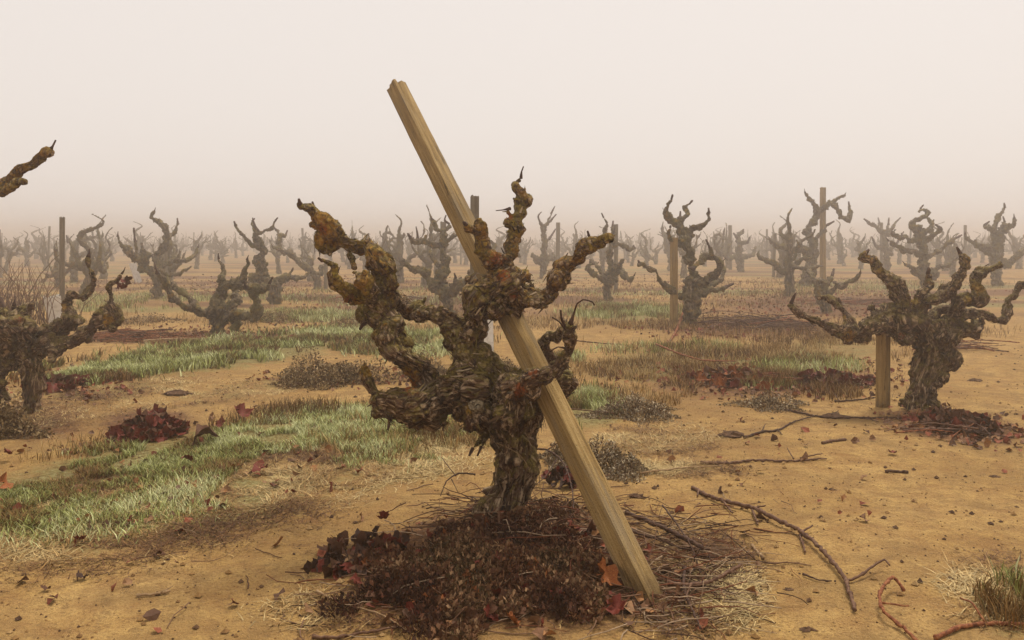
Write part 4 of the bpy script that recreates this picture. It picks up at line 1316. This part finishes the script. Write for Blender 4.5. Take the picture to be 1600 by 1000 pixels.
# dark dead weed mat that covers the mound under the nearest vine
def weed_mat():
    r = np.random.default_rng(91)
    n = 46000
    t = r.uniform(0, 6.283, n); d = np.sqrt(r.uniform(0, 1, n))
    px = 775 + np.cos(t) * d * (270 + 45 * np.sin(3 * t)); py = 915 + np.sin(t) * d * (112 + 14 * np.sin(4 * t))
    D = CAMH * F / (py - HY); X = (px - CX) / F * D
    q = np.stack([X, D, 0 * X], 1)
    den = fbm(q * 7, 92, 3)
    k = (den > .36 + .50 * np.clip(d - .45, 0, 1)) & (r.uniform(0, 1, n) > np.clip(d - .55, 0, 1) * 1.5) ; X, D, q, den, d = X[k], D[k], q[k], den[k], d[k]
    n = len(X)
    ppx, ppy = CX + X / D * F, HY + CAMH / D * F
    kk = ~((ppx > 945) & (ppx < 1060) & (ppy > 885)); X, D, q, den, d = X[kk], D[kk], q[kk], den[kk], d[kk]; n = len(X)
    z = ground_z(X, D) + r.uniform(0, 1, n) ** .8 * (.012 + .060 * np.clip(den - .3, 0, 1) * 2) * (1.05 - .55 * d)
    c = np.stack([X, D, z], 1)
    a1 = r.normal(0, 1, (n, 3)); a1[:, 2] = np.abs(a1[:, 2]) + .5; a1 /= np.linalg.norm(a1, axis=1)[:, None]
    a2 = np.cross(a1, r.normal(0, 1, (n, 3))); a2 /= np.linalg.norm(a2, axis=1)[:, None] + 1e-9
    l = .0065 * r.uniform(.5, 1.9, n)[:, None]
    br = (r.uniform(0, 1, n) < .5)[:, None]
    wl, hl = np.where(br, .5, .16), np.where(br, 1.6, 1.9)
    V = np.stack([c, c + a1 * l + a2 * l * wl, c + a1 * l * hl, c + a1 * l - a2 * l * wl], 1).reshape(-1, 3)
    Q = np.arange(n)[:, None] * 4 + np.array((0, 1, 2, 3))
    cols = np.array([(.032, .011, .006), (.058, .020, .010), (.095, .036, .017), (.15, .070, .033), (.27, .16, .08), (.060, .036, .012)])
    sel = np.clip((vnoise(q * 9, 95) * .8 + r.uniform(0, .5, n) - .15) * 6, 0, 5).astype(int)
    C = np.repeat(np.column_stack([cols[sel] * r.uniform(.7, 1.3, (n, 1)), np.ones(n)]), 4, axis=0)
    me = mesh_np('dead_weed_mat', V, Q, False)
    attr(me, 'tint', 'FLOAT_COLOR', C)
    tag(link('dead_weed_mat', me, M['weed']), 'dark dead weeds matted over the mound under the nearest vine', 'weeds', kind='stuff')
weed_mat()

# tangle of thin twigs round the foot of the nearest vine
def twig_tangle():
    r = np.random.default_rng(93)
    bag = Bag()
    cols = [(.045, .020, .013), (.10, .045, .025), (.19, .105, .06), (.34, .24, .15), (.15, .045, .02)]
    for i in range(1300):
        if i < 190 or i > 900: px, py = r.normal(845, 95), r.normal(848, 38)
        elif i < 330 or i > 560: px, py = r.normal(1060, 55), r.normal(900, 55)
        else: px, py = r.normal(690, 130), r.normal(915, 50)
        if py < 760 or py > 1010: continue
        p = G(px, py, .004 + abs(r.normal(0, .016)) * (1.5 if i < 190 else .6))
        a = r.uniform(0, 6.283); d = np.array((math.cos(a), math.sin(a) * .7, r.normal(0, .10)))
        L = r.uniform(.03, .15) if r.random() < .7 else r.uniform(.12, .24); pts = [p]
        for k in range(4):
            d = d + r.normal(0, .28, 3) * np.array((1, 1, .5)); d[2] -= .06; d /= np.linalg.norm(d)
            p = p + d * L / 4
            g0 = ground_z(p[0], p[1]) + .003
            p = np.array((p[0], p[1], max(p[2], g0)))
            pts.append(p)
        rad = r.uniform(.0008, .0022)
        V, q, t = tube(np.array(pts), np.linspace(rad, rad * .6, 5), 4, None, .3)
        bag.add(V, q, t, cols[r.integers(0, 5)])
    tag(link('twig_tangle', bag.mesh('twig_tangle'), M['weed']), 'tangle of thin dry twigs round the foot of the nearest vine', 'twigs', kind='stuff')
twig_tangle()

# ------------------------------------------------------------------ fallen leaves
def leaf_mesh(name, seed, mat, curl=.5):
    """lobed vine leaf, curled and crumpled, with a thin stalk"""
    r = np.random.default_rng(seed)
    n = 20
    a = np.linspace(0, 2 * math.pi, n, endpoint=False)
    rad = .80 + .11 * np.cos(5 * a) + .05 * np.cos(10 * a + .5) + r.normal(0, .07, n)
    rad[np.abs(a - math.pi) < .2] *= .45
    x, y = np.cos(a) * rad, np.sin(a) * rad
    z = curl * (.55 * y ** 2 + .35 * x ** 2 * math.sin(seed)) + r.normal(0, .16, n) + .25 * np.sin(2 * a + seed)
    xi, yi = x * .5, y * .5
    zi = curl * (.55 * yi ** 2) + r.normal(0, .07, n)
    V = np.vstack([np.column_stack([x, y, z]), np.column_stack([xi, yi, zi]), [[0, 0, 0]],
                   [[-.35, -.03, 0], [-.35, .03, 0], [-1.05, .02, .18], [-1.05, -.02, .18]]])
    k = np.arange(n); k2 = (k + 1) % n
    q = np.vstack([np.stack([n + k, k, k2, n + k2], 1), [[41, 42, 43, 44]]])
    t = np.stack([np.full(n, 2 * n), n + k, n + k2], 1)
    me = mesh_np(name, V, [q, t], True)
    me.materials.append(mat)
    return me
LEAF = {k: [leaf_mesh('leaf', 10 * i + j, M[k], c) for j, c in enumerate((.5, .9, 1.3))]
        for i, k in enumerate(('leafred', 'leafbrown', 'leaforange', 'leafdark'))}

def leaf_pile(x, y, wpx, dpx, hpx, n, label, mix, seed, size=.045):
    r = np.random.default_rng(seed)
    D = depth_at(y); S = D / F
    o0 = G(x, y)
    root = empty('leaf_pile', o0)
    tag(root, label, 'leaf pile')
    for i in range(n):
        t = r.uniform(0, 6.283); d = math.sqrt(r.random())
        X = math.cos(t) * d * wpx / 2 * S; Y = math.sin(t) * d * dpx / 2 * D * S / CAMH
        z = ground_z(o0[0] + X, o0[1] + Y) - o0[2] + .012 + hpx * S * (1 - d) * r.uniform(.2, 1.0)
        k = mix[r.integers(0, len(mix))]
        o = link('leaf', LEAF[k][r.integers(0, 3)], parent=root, loc=(X, Y, z))
        s = size * r.uniform(.6, 1.2)
        o.scale = (s, s, s); o.rotation_euler = (r.normal(0, .8), r.normal(0, .8), r.uniform(0, 6.28))
leaf_pile(232, 680, 110, 26, 40, 120, 'heap of dark red leaves at the edge of the left grass band', ['leafred', 'leafred', 'leafred', 'leafbrown'], 1, .042)
leaf_pile(1495, 668, 130, 26, 14, 70, 'brown and red leaves gathered before the wide right vine', ['leafred', 'leafbrown', 'leafbrown', 'leafdark'], 2, .045)
leaf_pile(1150, 600, 150, 26, 12, 60, 'red leaves strewn in the brown grass right of the post', ['leafred', 'leafbrown', 'leaforange'], 3, .05)
leaf_pile(1300, 600, 130, 16, 12, 60, 'dark red leaf drift reaching towards the short green post', ['leafred', 'leafbrown', 'leafred'], 4, .05)
leaf_pile(790, 905, 460, 150, 10, 150, 'red and brown leaves caught in the dead weeds under the nearest vine', ['leafred', 'leafbrown', 'leafbrown', 'leaforange'], 8, .026)
leaf_pile(560, 872, 130, 60, 10, 55, 'dry brown leaves at the left end of the weedy mound', ['leafbrown', 'leafdark', 'leafbrown', 'leafred'], 5, .032)
leaf_pile(85, 607, 90, 18, 14, 40, 'reddish leaves beside the left edge vine', ['leafred', 'leafbrown'], 6, .05)
leaf_pile(880, 760, 60, 24, 12, 26, 'dark red leaves lodged between trunk and leaning post', ['leafred', 'leafdark'], 7, .03)

for i, (x, y) in enumerate([(190, 438), (197, 441), (193, 449), (200, 436), (186, 446)]):      # dead leaves still clinging to the left vine
    o = link('dead_leaf', LEAF['leafbrown' if i % 2 else 'leafred'][i % 3], parent=left_vine, loc=P(x, y, depth_at(646) - .10 + .01 * i) - np.array(left_vine.location))
    o.scale = (.026, .026, .026); o.rotation_euler = (i * 1.3, .6 + i, i * 2.1)

def one_leaf(x, y, spx, kind, label, seed, tilt=(.2, .2), lift=.014):
    r = random.Random(seed)
    p = G(x, y, lift)
    o = link('fallen_leaf', LEAF[kind][seed % 3], loc=p)
    s = spx / 2 * p[1] / F
    o.scale = (s, s, s); o.rotation_euler = (tilt[0], tilt[1], r.uniform(0, 6.28))
    tag(o, label, 'leaf', 'single fallen leaves')
one_leaf(945, 928, 52, 'leaforange', 'large red and orange leaf beside the foot of the leaning post', 1, (.9, .1), .035)
one_leaf(964, 968, 42, 'leafred', 'dark red leaf in the straw below the leaning post', 2, (.5, -.2), .02)
one_leaf(783, 916, 28, 'leafred', 'small red leaf in the middle of the dead weeds', 3, (.5, .2), .05)
one_leaf(750, 925, 20, 'leafred', 'tiny red leaf left of the middle of the dead weeds', 4, (.5, .2), .05)
one_leaf(488, 900, 34, 'leafdark', 'dark curled leaf at the far left tip of the weedy mound', 5, (1.0, .3), .025)
one_leaf(406, 742, 30, 'leafred', 'red-brown leaf lying in the left grass band', 6, (.1, .1), .025)
one_leaf(293, 732, 20, 'leafred', 'small red leaf in the left grass below the leaf heap', 7, (.3, .4), .04)
one_leaf(8, 770, 34, 'leaforange', 'orange-brown leaf in the grass at the left edge', 8, (.9, .2), .04)
one_leaf(14, 715, 20, 'leafred', 'red leaf on the grass edge at far left', 9, (.6, .2), .04)
one_leaf(320, 696, 50, 'leafbrown', 'broad brown leaf on the grass right of the leaf heap', 10, (.2, .1), .05)
one_leaf(126, 848, 22, 'leafred', 'dark red leaf in the straw at lower left', 11, (.3, .3), .02)
one_leaf(248, 867, 22, 'leafbrown', 'pale brown leaf on the sand edge below the straw', 12, (.1, .2), .012)
one_leaf(128, 900, 22, 'leafdark', 'dark leaf at the lower edge of the straw at left', 13, (.3, .2), .012)
one_leaf(378, 660, 34, 'leafred', 'red leaf at the top edge of the left grass band', 14, (.6, .2), .04)
one_leaf(342, 672, 26, 'leafred', 'dark red leaf just right of the red leaf heap', 15, (.5, -.3), .03)
one_leaf(600, 838, 26, 'leafred', 'red leaf curled on top of the mound left of the trunk', 17, (.8, .3), .05)
one_leaf(72, 918, 18, 'leafbrown', 'small grey-brown leaf on bare sand at lower left', 18, (.1, .1), .01)

def litter_mass():
    r = np.random.default_rng(55)
    zones = [(270, 527, 190, 12, 0, 700), (1160, 512, 180, 18, 0, 900), (640, 480, 190, 22, 0, 1000), (1300, 478, 240, 22, 0, 1200), (1200, 590, 220, 34, 0, 1100), (1300, 720, 280, 110, 0, 40), (250, 900, 300, 90, 0, 14),
             (1490, 668, 120, 26, .1, 350), (180, 690, 200, 30, -.15, 50), (100, 605, 110, 26, 0, 250), (300, 760, 320, 60, -.17, 150), (560, 590, 140, 18, 0, 260),
             (820, 905, 290, 100, 0, 260), (700, 440, 700, 10, 0, 1400), (1000, 455, 600, 12, 0, 1200), (300, 450, 300, 12, 0, 700), (450, 520, 250, 14, 0, 500)]
    bag = Bag()
    cols = [(.19, .045, .024), (.26, .075, .035), (.20, .10, .05), (.28, .15, .07), (.12, .06, .035), (.34, .16, .06)]
    a = np.array((0, 1.1, 2.1, 3.1, 4.2, 5.2))
    for cx, cy, rx, ry, an, cnt in zones:
        for i in range(cnt):
            t = r.uniform(0, 6.283); d = math.sqrt(r.random()) * (1 + .2 * r.normal())
            u, v = math.cos(t) * d * rx, math.sin(t) * d * ry
            x, y = cx + u * math.cos(an) - v * math.sin(an), cy + u * math.sin(an) + v * math.cos(an)
            if y < 418 or y > 1010: continue
            D = depth_at(y)
            p = np.array(((x - CX) / F * D, D, .012))
            s = r.uniform(.008, .022) * (1 + .02 * max(0, D - 6))
            rr = s * r.uniform(.6, 1.2, 6)
            V = np.column_stack([np.cos(a) * rr, np.sin(a) * rr, r.normal(0, .35 * s, 6)])
            V = np.vstack([V, [[0, 0, -s * .15]]])
            e = Euler((r.normal(0, .5), r.normal(0, .5), r.uniform(0, 6.28))).to_matrix()
            V = V @ np.array(e).T + p
            k = np.arange(6)
            bag.add(V, None, np.stack([np.full(6, 6), k, (k + 1) % 6], 1), cols[r.integers(0, 6)])
    V = np.vstack(bag.V)
    V[:, 2] += ground_z(V[:, 0], V[:, 1])
    bag.V = [V]
    tag(link('leaf_litter', bag.mesh('leaf_litter', False), M['leafmass']), 'scattered red and brown leaf litter over the soil', 'leaf litter', kind='stuff')
litter_mass()

# ------------------------------------------------------------------ canes and sticks
def cane_tube(pts, r0, r1, seed, node=.07):
    r = np.random.default_rng(seed)
    c = catmull(np.array(pts), .012)
    n = len(c)
    s = np.concatenate([[0], np.cumsum(np.linalg.norm(np.diff(c, axis=0), axis=1))])
    rad = np.linspace(r0, r1, n) * (1 + .35 * (np.abs((s / node) % 1 - .5) > .42)) * r.uniform(.9, 1.1, n)
    c = c + r.normal(0, r0 * .22, c.shape)
    return tube(c, rad, 6, None, .4)

def ground_pts(pts, lift, arch=0.0):
    out = []
    n = len(pts)
    for i, p in enumerate(pts):
        l = p[2] if len(p) > 2 else lift + arch * math.sin(math.pi * i / max(1, n - 1))
        out.append(G(p[0], p[1], l))
    return out

def cane(pts, rpx, label, mat='cane', shoots=(), name='fallen_cane', lift=.006, arch=.0, seed=1, taper=.5):
    g = ground_pts(pts, lift, arch)
    o0 = g[0]
    r0 = rpx * o0[1] / F
    root = empty(name, o0)
    tag(root, label, 'cane', 'pruned canes on the ground')
    r0 *= .72
    V, q, t = cane_tube([p - o0 for p in g], r0, r0 * taper, seed)
    link('stem', mesh_np('stem', V, [q, t]), M[mat], root)
    for i, s in enumerate(shoots):
        gs = ground_pts(s, lift + .002)
        V, q, t = cane_tube([p - o0 for p in gs], r0 * .55, r0 * .35, seed * 10 + i)
        link('side_shoot', mesh_np('side_shoot', V, [q, t]), M[mat], root)
    return root
cane([(1082, 765), (1105, 778), (1130, 788), (1175, 800), (1215, 824), (1250, 843), (1285, 875), (1315, 910), (1330, 945), (1335, 966)], 4.2,
     'long brown forked cane lying across the bare sand at right', 'cane',
     [[(1130, 788, .012), (1145, 808)], [(1175, 800, .012), (1184, 826)], [(1177, 799, .012), (1197, 799, .02)], [(1250, 843, .012), (1270, 837, .02)], [(1250, 845), (1258, 871)],
      [(1321, 920), (1345, 914, .012), (1364, 905, .02), (1382, 900, .028), (1390, 906, .02)], [(1092, 770), (1090, 779)]], arch=.012, seed=2, taper=.7)
cane([(1095, 728), (1140, 727), (1180, 722), (1230, 723), (1292, 720)], 3.2, 'straight brown cane on the sand above the forked cane', 'cane', [[(1240, 721), (1230, 712, .03)], [(1250, 720), (1285, 716, .015)]], seed=3)
cane([(1163, 688), (1190, 681), (1215, 677), (1240, 665), (1272, 652)], 2.6, 'crooked dark cane with a clump at its left end', 'darkcane', [[(1215, 677), (1222, 685)], [(1190, 681), (1196, 673, .02)]], seed=4)
cane([(1205, 641), (1240, 646), (1290, 654), (1350, 655), (1430, 657), (1475, 665), (1520, 684), (1556, 690)], 2.4, 'longest thin dark cane lying in front of the wide right vine', 'darkcane', [[(1290, 654), (1310, 648, .02)], [(1350, 655), (1372, 662)], [(1475, 665), (1490, 660, .02)]], seed=5)
cane([(1412, 941, .01), (1398, 934, .03), (1385, 943, .035), (1374, 960, .03), (1381, 978, .02), (1408, 994, .012), (1435, 1015, .006)], 3.8, 'bright orange-brown cane curled up at the bottom right', 'redcane', [[(1378, 965, .02), (1420, 968, .015)]], seed=6, taper=.9)
cane([(1462, 1008), (1500, 996), (1540, 990), (1580, 990), (1640, 992)], 4.8, 'thick orange-brown cane cut by the bottom right corner', 'redcane', [[(1540, 990), (1518, 975, .03), (1500, 968, .03)]], seed=7, taper=.9)
cane([(488, 992), (520, 995), (560, 990), (610, 983), (642, 974)], 4, 'short brown cane below the left end of the weedy mound', 'cane', seed=8)
cane([(495, 926), (530, 944), (575, 958), (600, 968), (640, 994)], 2.6, 'thin pale cane running off the left side of the mound', 'palecane', seed=9, lift=.012)
cane([(1045, 928), (1080, 932), (1112, 924), (1157, 900)], 4.6, 'curved reddish stick poking out right of the post foot', 'cane', [[(1080, 932), (1072, 950)]], seed=10, lift=.02, taper=.7)
cane([(1035, 818, .05), (1058, 846, .04), (1080, 876, .03), (1094, 906, .01)], 2.2, 'thin dark twig slanting down right of the leaning post', 'darkcane', seed=11)
cane([(978, 822), (1015, 838), (1055, 856), (1099, 879)], 4.2, 'dark stout cane just right of the leaning post', 'darkcane', seed=12, lift=.03, taper=1.0)
cane([(985, 850), (1030, 862), (1070, 872), (1110, 872)], 3.0, 'second dark cane under the stout one by the post', 'darkcane', seed=13, lift=.016)
cane([(1070, 905), (1068, 930), (1078, 960), (1095, 995)], 4.0, 'dark bent cane running to the bottom edge right of the post', 'darkcane', seed=14, lift=.02)
cane([(1174, 858), (1183, 868), (1193, 878)], 3.2, 'short pale stick alone on the sand below the forked cane', 'palecane', seed=15, taper=.9)
cane([(214, 928), (240, 925), (266, 920)], 2.8, 'small split stick on the bare sand at lower left', 'palecane', [[(252, 923), (270, 916, .012)]], seed=16, taper=.9)
cane([(1384, 738), (1400, 738), (1418, 739)], 3.2, 'short dark stick on open sand at right', 'darkcane', seed=17, taper=.9)
cane([(1285, 698), (1300, 694), (1322, 692)], 3.0, 'small knobbly stick above the straight cane', 'cane', seed=18, taper=.9)
cane([(1078, 462, .33), (1075, 485, .2), (1062, 512, .05), (1045, 535, .01), (1010, 548)], 2.0, 'reddish cane propped against the tall vine right of centre', 'redcane', seed=19)
cane([(1025, 545), (1060, 562), (1100, 575), (1150, 576)], 2.0, 'orange cane lying in the brown grass', 'redcane', [[(1100, 575), (1135, 568, .03)]], seed=20, lift=.05)
cane([(893, 532), (935, 536), (973, 538)], 1.8, 'thin brown cane on the sand right of the nearest vine', 'cane', seed=21)
cane([(1090, 609), (1130, 606), (1165, 605), (1190, 612)], 1.9, 'red cane in the grass below the orange cane', 'redcane', seed=22, lift=.04)
cane([(1305, 630), (1340, 628), (1368, 624)], 2.0, 'dark cane pointing at the foot of the short green post', 'darkcane', [[(1312, 630), (1304, 624, .03)]], seed=23)
cane([(860, 640), (905, 648), (960, 655)], 1.6, 'thin cane behind the grey weed right of the post', 'cane', seed=24, lift=.03)
cane([(1000, 745), (1060, 738), (1130, 733)], 2.0, 'thin straw-coloured cane in the straw right of the grey weed', 'palecane', seed=25, lift=.012)
cane([(743, 797, .10), (720, 800, .11), (700, 808, .10), (688, 816, .06)], 2.0, 'thin dark shoot sticking out left of the trunk foot', 'darkcane', [[(712, 803, .105), (700, 795, .13), (690, 782, .14)], [(705, 806, .1), (716, 812, .06)]], seed=26)
cane([(828, 760, .12), (855, 768, .13), (880, 785, .12), (893, 812, .08), (897, 838, .03)], 2.2, 'arching dark shoot at the right of the trunk foot', 'darkcane', [[(855, 768, .13), (880, 770, .16), (902, 795, .12)], [(870, 778, .12), (850, 800, .09), (815, 828, .05)]], seed=27)
cane([(1255, 905), (1280, 915), (1300, 918)], 2.2, 'short dark twig beside the lower end of the forked cane', 'darkcane', seed=28)

# the pale lath lying flat behind the left grass
def lath():
    a, b = G(224, 538, .02), G(386, 528, .02)
    d = b - a; L = np.linalg.norm(d); d /= L
    s = np.cross(d, (0, 0, 1))
    rs = np.random.default_rng(4)
    V = []
    for i in range(9):
        c = a + d * L * i / 8 - a + np.array((0, 0, .006 * math.sin(i * .9)))
        for u, v in ((-1, -1), (1, -1), (1.0, 1), (-1, 1)):
            V.append(c + s * u * .019 * (1 + rs.normal(0, .05)) + np.array((0, 0, v * .009)))
    q = [(0, 1, 2, 3), (35, 34, 33, 32)]
    for i in range(8):
        for k in range(4):
            q.append((i * 4 + k, (i + 1) * 4 + k, (i + 1) * 4 + (k + 1) % 4, i * 4 + (k + 1) % 4))
    o = link('fallen_lath', mesh_np('fallen_lath', np.array(V), np.array(q), False), M['palecane'], loc=a)
    tag(o, 'pale straight lath lying behind the left grass band', 'lath')
lath()

def cane_pile(x, y, wpx, dpx, n, label, mats, seed, rad=.004, L=(.2, .6), hz=.08):
    r = np.random.default_rng(seed)
    o0 = G(x, y)
    D = o0[1]; S = D / F
    root = empty('cane_pile', o0)
    tag(root, label, 'cane pile', 'piles of prunings')
    for i in range(n):
        X = r.normal(0, .4) * wpx / 2 * S; Y = r.normal(0, .4) * dpx / 2 * D * S / CAMH
        a = r.normal(0, .5) + (math.pi if r.random() < .5 else 0)
        l = r.uniform(*L)
        d = np.array((math.cos(a), math.sin(a), r.normal(0, .08)))
        z = ground_z(o0[0] + X, o0[1] + Y) - o0[2] + .01 + abs(r.normal(0, .5)) * hz
        c = np.array((X, Y, z)); pts = []
        bend = r.normal(0, .10, 3); bend[2] = abs(bend[2]) * .5
        for u in (-.5, -.2, .1, .5):
            p = c + d * l * u + bend * (1 - 4 * u * u) * l
            p[2] = max(p[2], .006); pts.append(p)
        V, q, t = cane_tube(pts, rad * r.uniform(.6, 1.2), rad * .5, seed * 100 + i)
        link('cane', mesh_np('cane', V, [q, t]), M[mats[r.integers(0, len(mats))]], root)
cane_pile(1185, 512, 240, 14, 60, 'tangled pile of prunings right of the tall vine', ['cane', 'redcane', 'darkcane', 'cane'], 1, .006, (.2, .7), .10)
cane_pile(205, 530, 150, 9, 36, 'red prunings heaped behind the left grass', ['redcane', 'cane', 'redcane'], 2, .006, (.25, .8), .04)
cane_pile(590, 472, 150, 7, 30, 'red prunings strewn far behind the nearest vine\'s left arm', ['redcane', 'cane'], 3, .008, (.3, 1.0), .03)
cane_pile(1500, 545, 130, 10, 22, 'thin prunings on the sand behind the wide right vine', ['cane', 'redcane'], 4, .005, (.3, .7), .05)
cane_pile(1340, 476, 200, 8, 30, 'red prunings strewn between the vines at right', ['redcane', 'cane'], 5, .008, (.3, 1.0), .03)
cane_pile(1480, 680, 150, 12, 18, 'thin prunings among the leaves before the wide right vine', ['cane', 'redcane', 'darkcane'], 6, .004, (.12, .35), .025)
cane_pile(1230, 598, 160, 8, 16, 'red prunings beside the leaf drift', ['redcane', 'darkcane'], 7, .004, (.15, .45), .03)

# ------------------------------------------------------------------ brush at the far left, crumbs on the sand
def brush():
    r = np.random.default_rng(61)
    D = 9.5
    bag = Bag()
    o0 = np.array(((15 - CX) / F * D, D, 0.0))
    for i in range(240):
        b = np.array((r.normal(-.15, .32), r.normal(0, .25), 0))
        h = r.uniform(.25, .75); d = np.array((r.normal(0, .3), r.normal(0, .2), 1.0))
        pts = [b, b + d * h * .5 + r.normal(0, .02, 3), b + d * h + np.array((r.normal(0, .12), 0, 0))]
        V, q, t = tube(np.array(pts), np.array((.005, .004, .002)), 4)
        bag.add(V, q, t, [(.13, .06, .03), (.19, .10, .05), (.10, .05, .03), (.24, .15, .08)][r.integers(0, 4)])
    for pts in ([(.30, 0, .30), (.42, 0, .52), (.58, 0, .70), (.66, 0, .76)],):
        V, q, t = tube(np.array(pts) - np.array((.1, 0, 0)), np.array((.006, .005, .004, .002)), 5)
        bag.add(V, q, t, (.15, .11, .07))
    o = link('dry_brush', bag.mesh('dry_brush'), M['weed'], loc=o0)
    tag(o, 'tall brown dry brush standing at the far left edge', 'brush')
brush()

def crumbs():
    r = np.random.default_rng(71)
    bag = Bag()
    base = np.array([(1, 0, 0), (-1, 0, 0), (0, 1, 0), (0, -1, 0), (0, 0, 1), (0, 0, -1)], float)
    tri = np.array([(0, 2, 4), (2, 1, 4), (1, 3, 4), (3, 0, 4), (2, 0, 5), (1, 2, 5), (3, 1, 5), (0, 3, 5)])
    cols = [(.30, .17, .06), (.22, .12, .045), (.11, .058, .028), (.38, .24, .10), (.07, .035, .02)]
    n = 9000
    for i in range(n):
        y = 375 + 1247.4 / r.uniform(2.0, 7.5) ; x = r.uniform(-60, 1660)
        p = G(x, y) if False else None
        D = depth_at(y)
        s = r.uniform(.0015, .0045) if r.random() < .90 else r.uniform(.006, .012)
        V = base * s * r.uniform(.6, 1.3, (6, 3)) * np.array((1, 1, .7))
        a = r.uniform(0, 6.28); c, q = math.cos(a), math.sin(a)
        V = V @ np.array(((c, q, 0), (-q, c, 0), (0, 0, 1))) + np.array(((x - CX) / F * D, D, s * .3))
        bag.add(V, None, tri, cols[r.integers(0, 5)])
    V = np.vstack(bag.V).reshape(n, 6, 3)
    cz = ground_z(V[:, :, 0].mean(1), V[:, :, 1].mean(1))
    V[:, :, 2] += cz[:, None]
    bag.V = [V.reshape(-1, 3)]
    tag(link('soil_crumbs', bag.mesh('soil_crumbs', False), M['weed']), 'small crumbs and pebbles scattered on the sandy soil', 'crumbs', kind='stuff')
crumbs()

def clod(x, y, wpx, label, seed):
    r = np.random.default_rng(seed)
    p = G(x, y)
    s = wpx / 2.6 * p[1] / F
    V, q, t = tube(np.array([(0, 0, -.2), (.1, 0, .1), (0, .1, .45), (.05, 0, .7)]) * s, np.array((.9, 1, .75, .3)) * s, 14, 1 + r.normal(0, .30, (4, 14)), .2)
    V[:, 0] *= 1.4; V[:, 2] *= .6
    V += (fbm(V / s * 3, seed, 2)[:, None] - .5) * s * .5
    o = link('clod', mesh_np('clod', V, [q, t], False), M['clod'], loc=p)
    tag(o, label, 'clod', 'dark clods on the sand')
clod(995, 778, 24, 'dark clod on the sand just right of the leaning post', 1)
clod(275, 616, 34, 'dark flat clod on the bare patch at left', 2)
clod(1140, 684, 36, 'dark clump at the left end of the crooked cane', 3)
clod(1300, 652, 34, 'dark clump on the longest thin cane', 4)
clod(1522, 594, 20, 'grey clod on the sand right of the wide right vine', 5)
clod(1555, 738, 14, 'small dark clod near the right edge', 6)
clod(1300, 764, 14, 'small dark clod on open sand right of the forked cane', 7)
clod(1232, 925, 14, 'small dark clod below the short pale stick', 8)
clod(1262, 988, 20, 'dark clod near the bottom edge under the forked cane', 9)
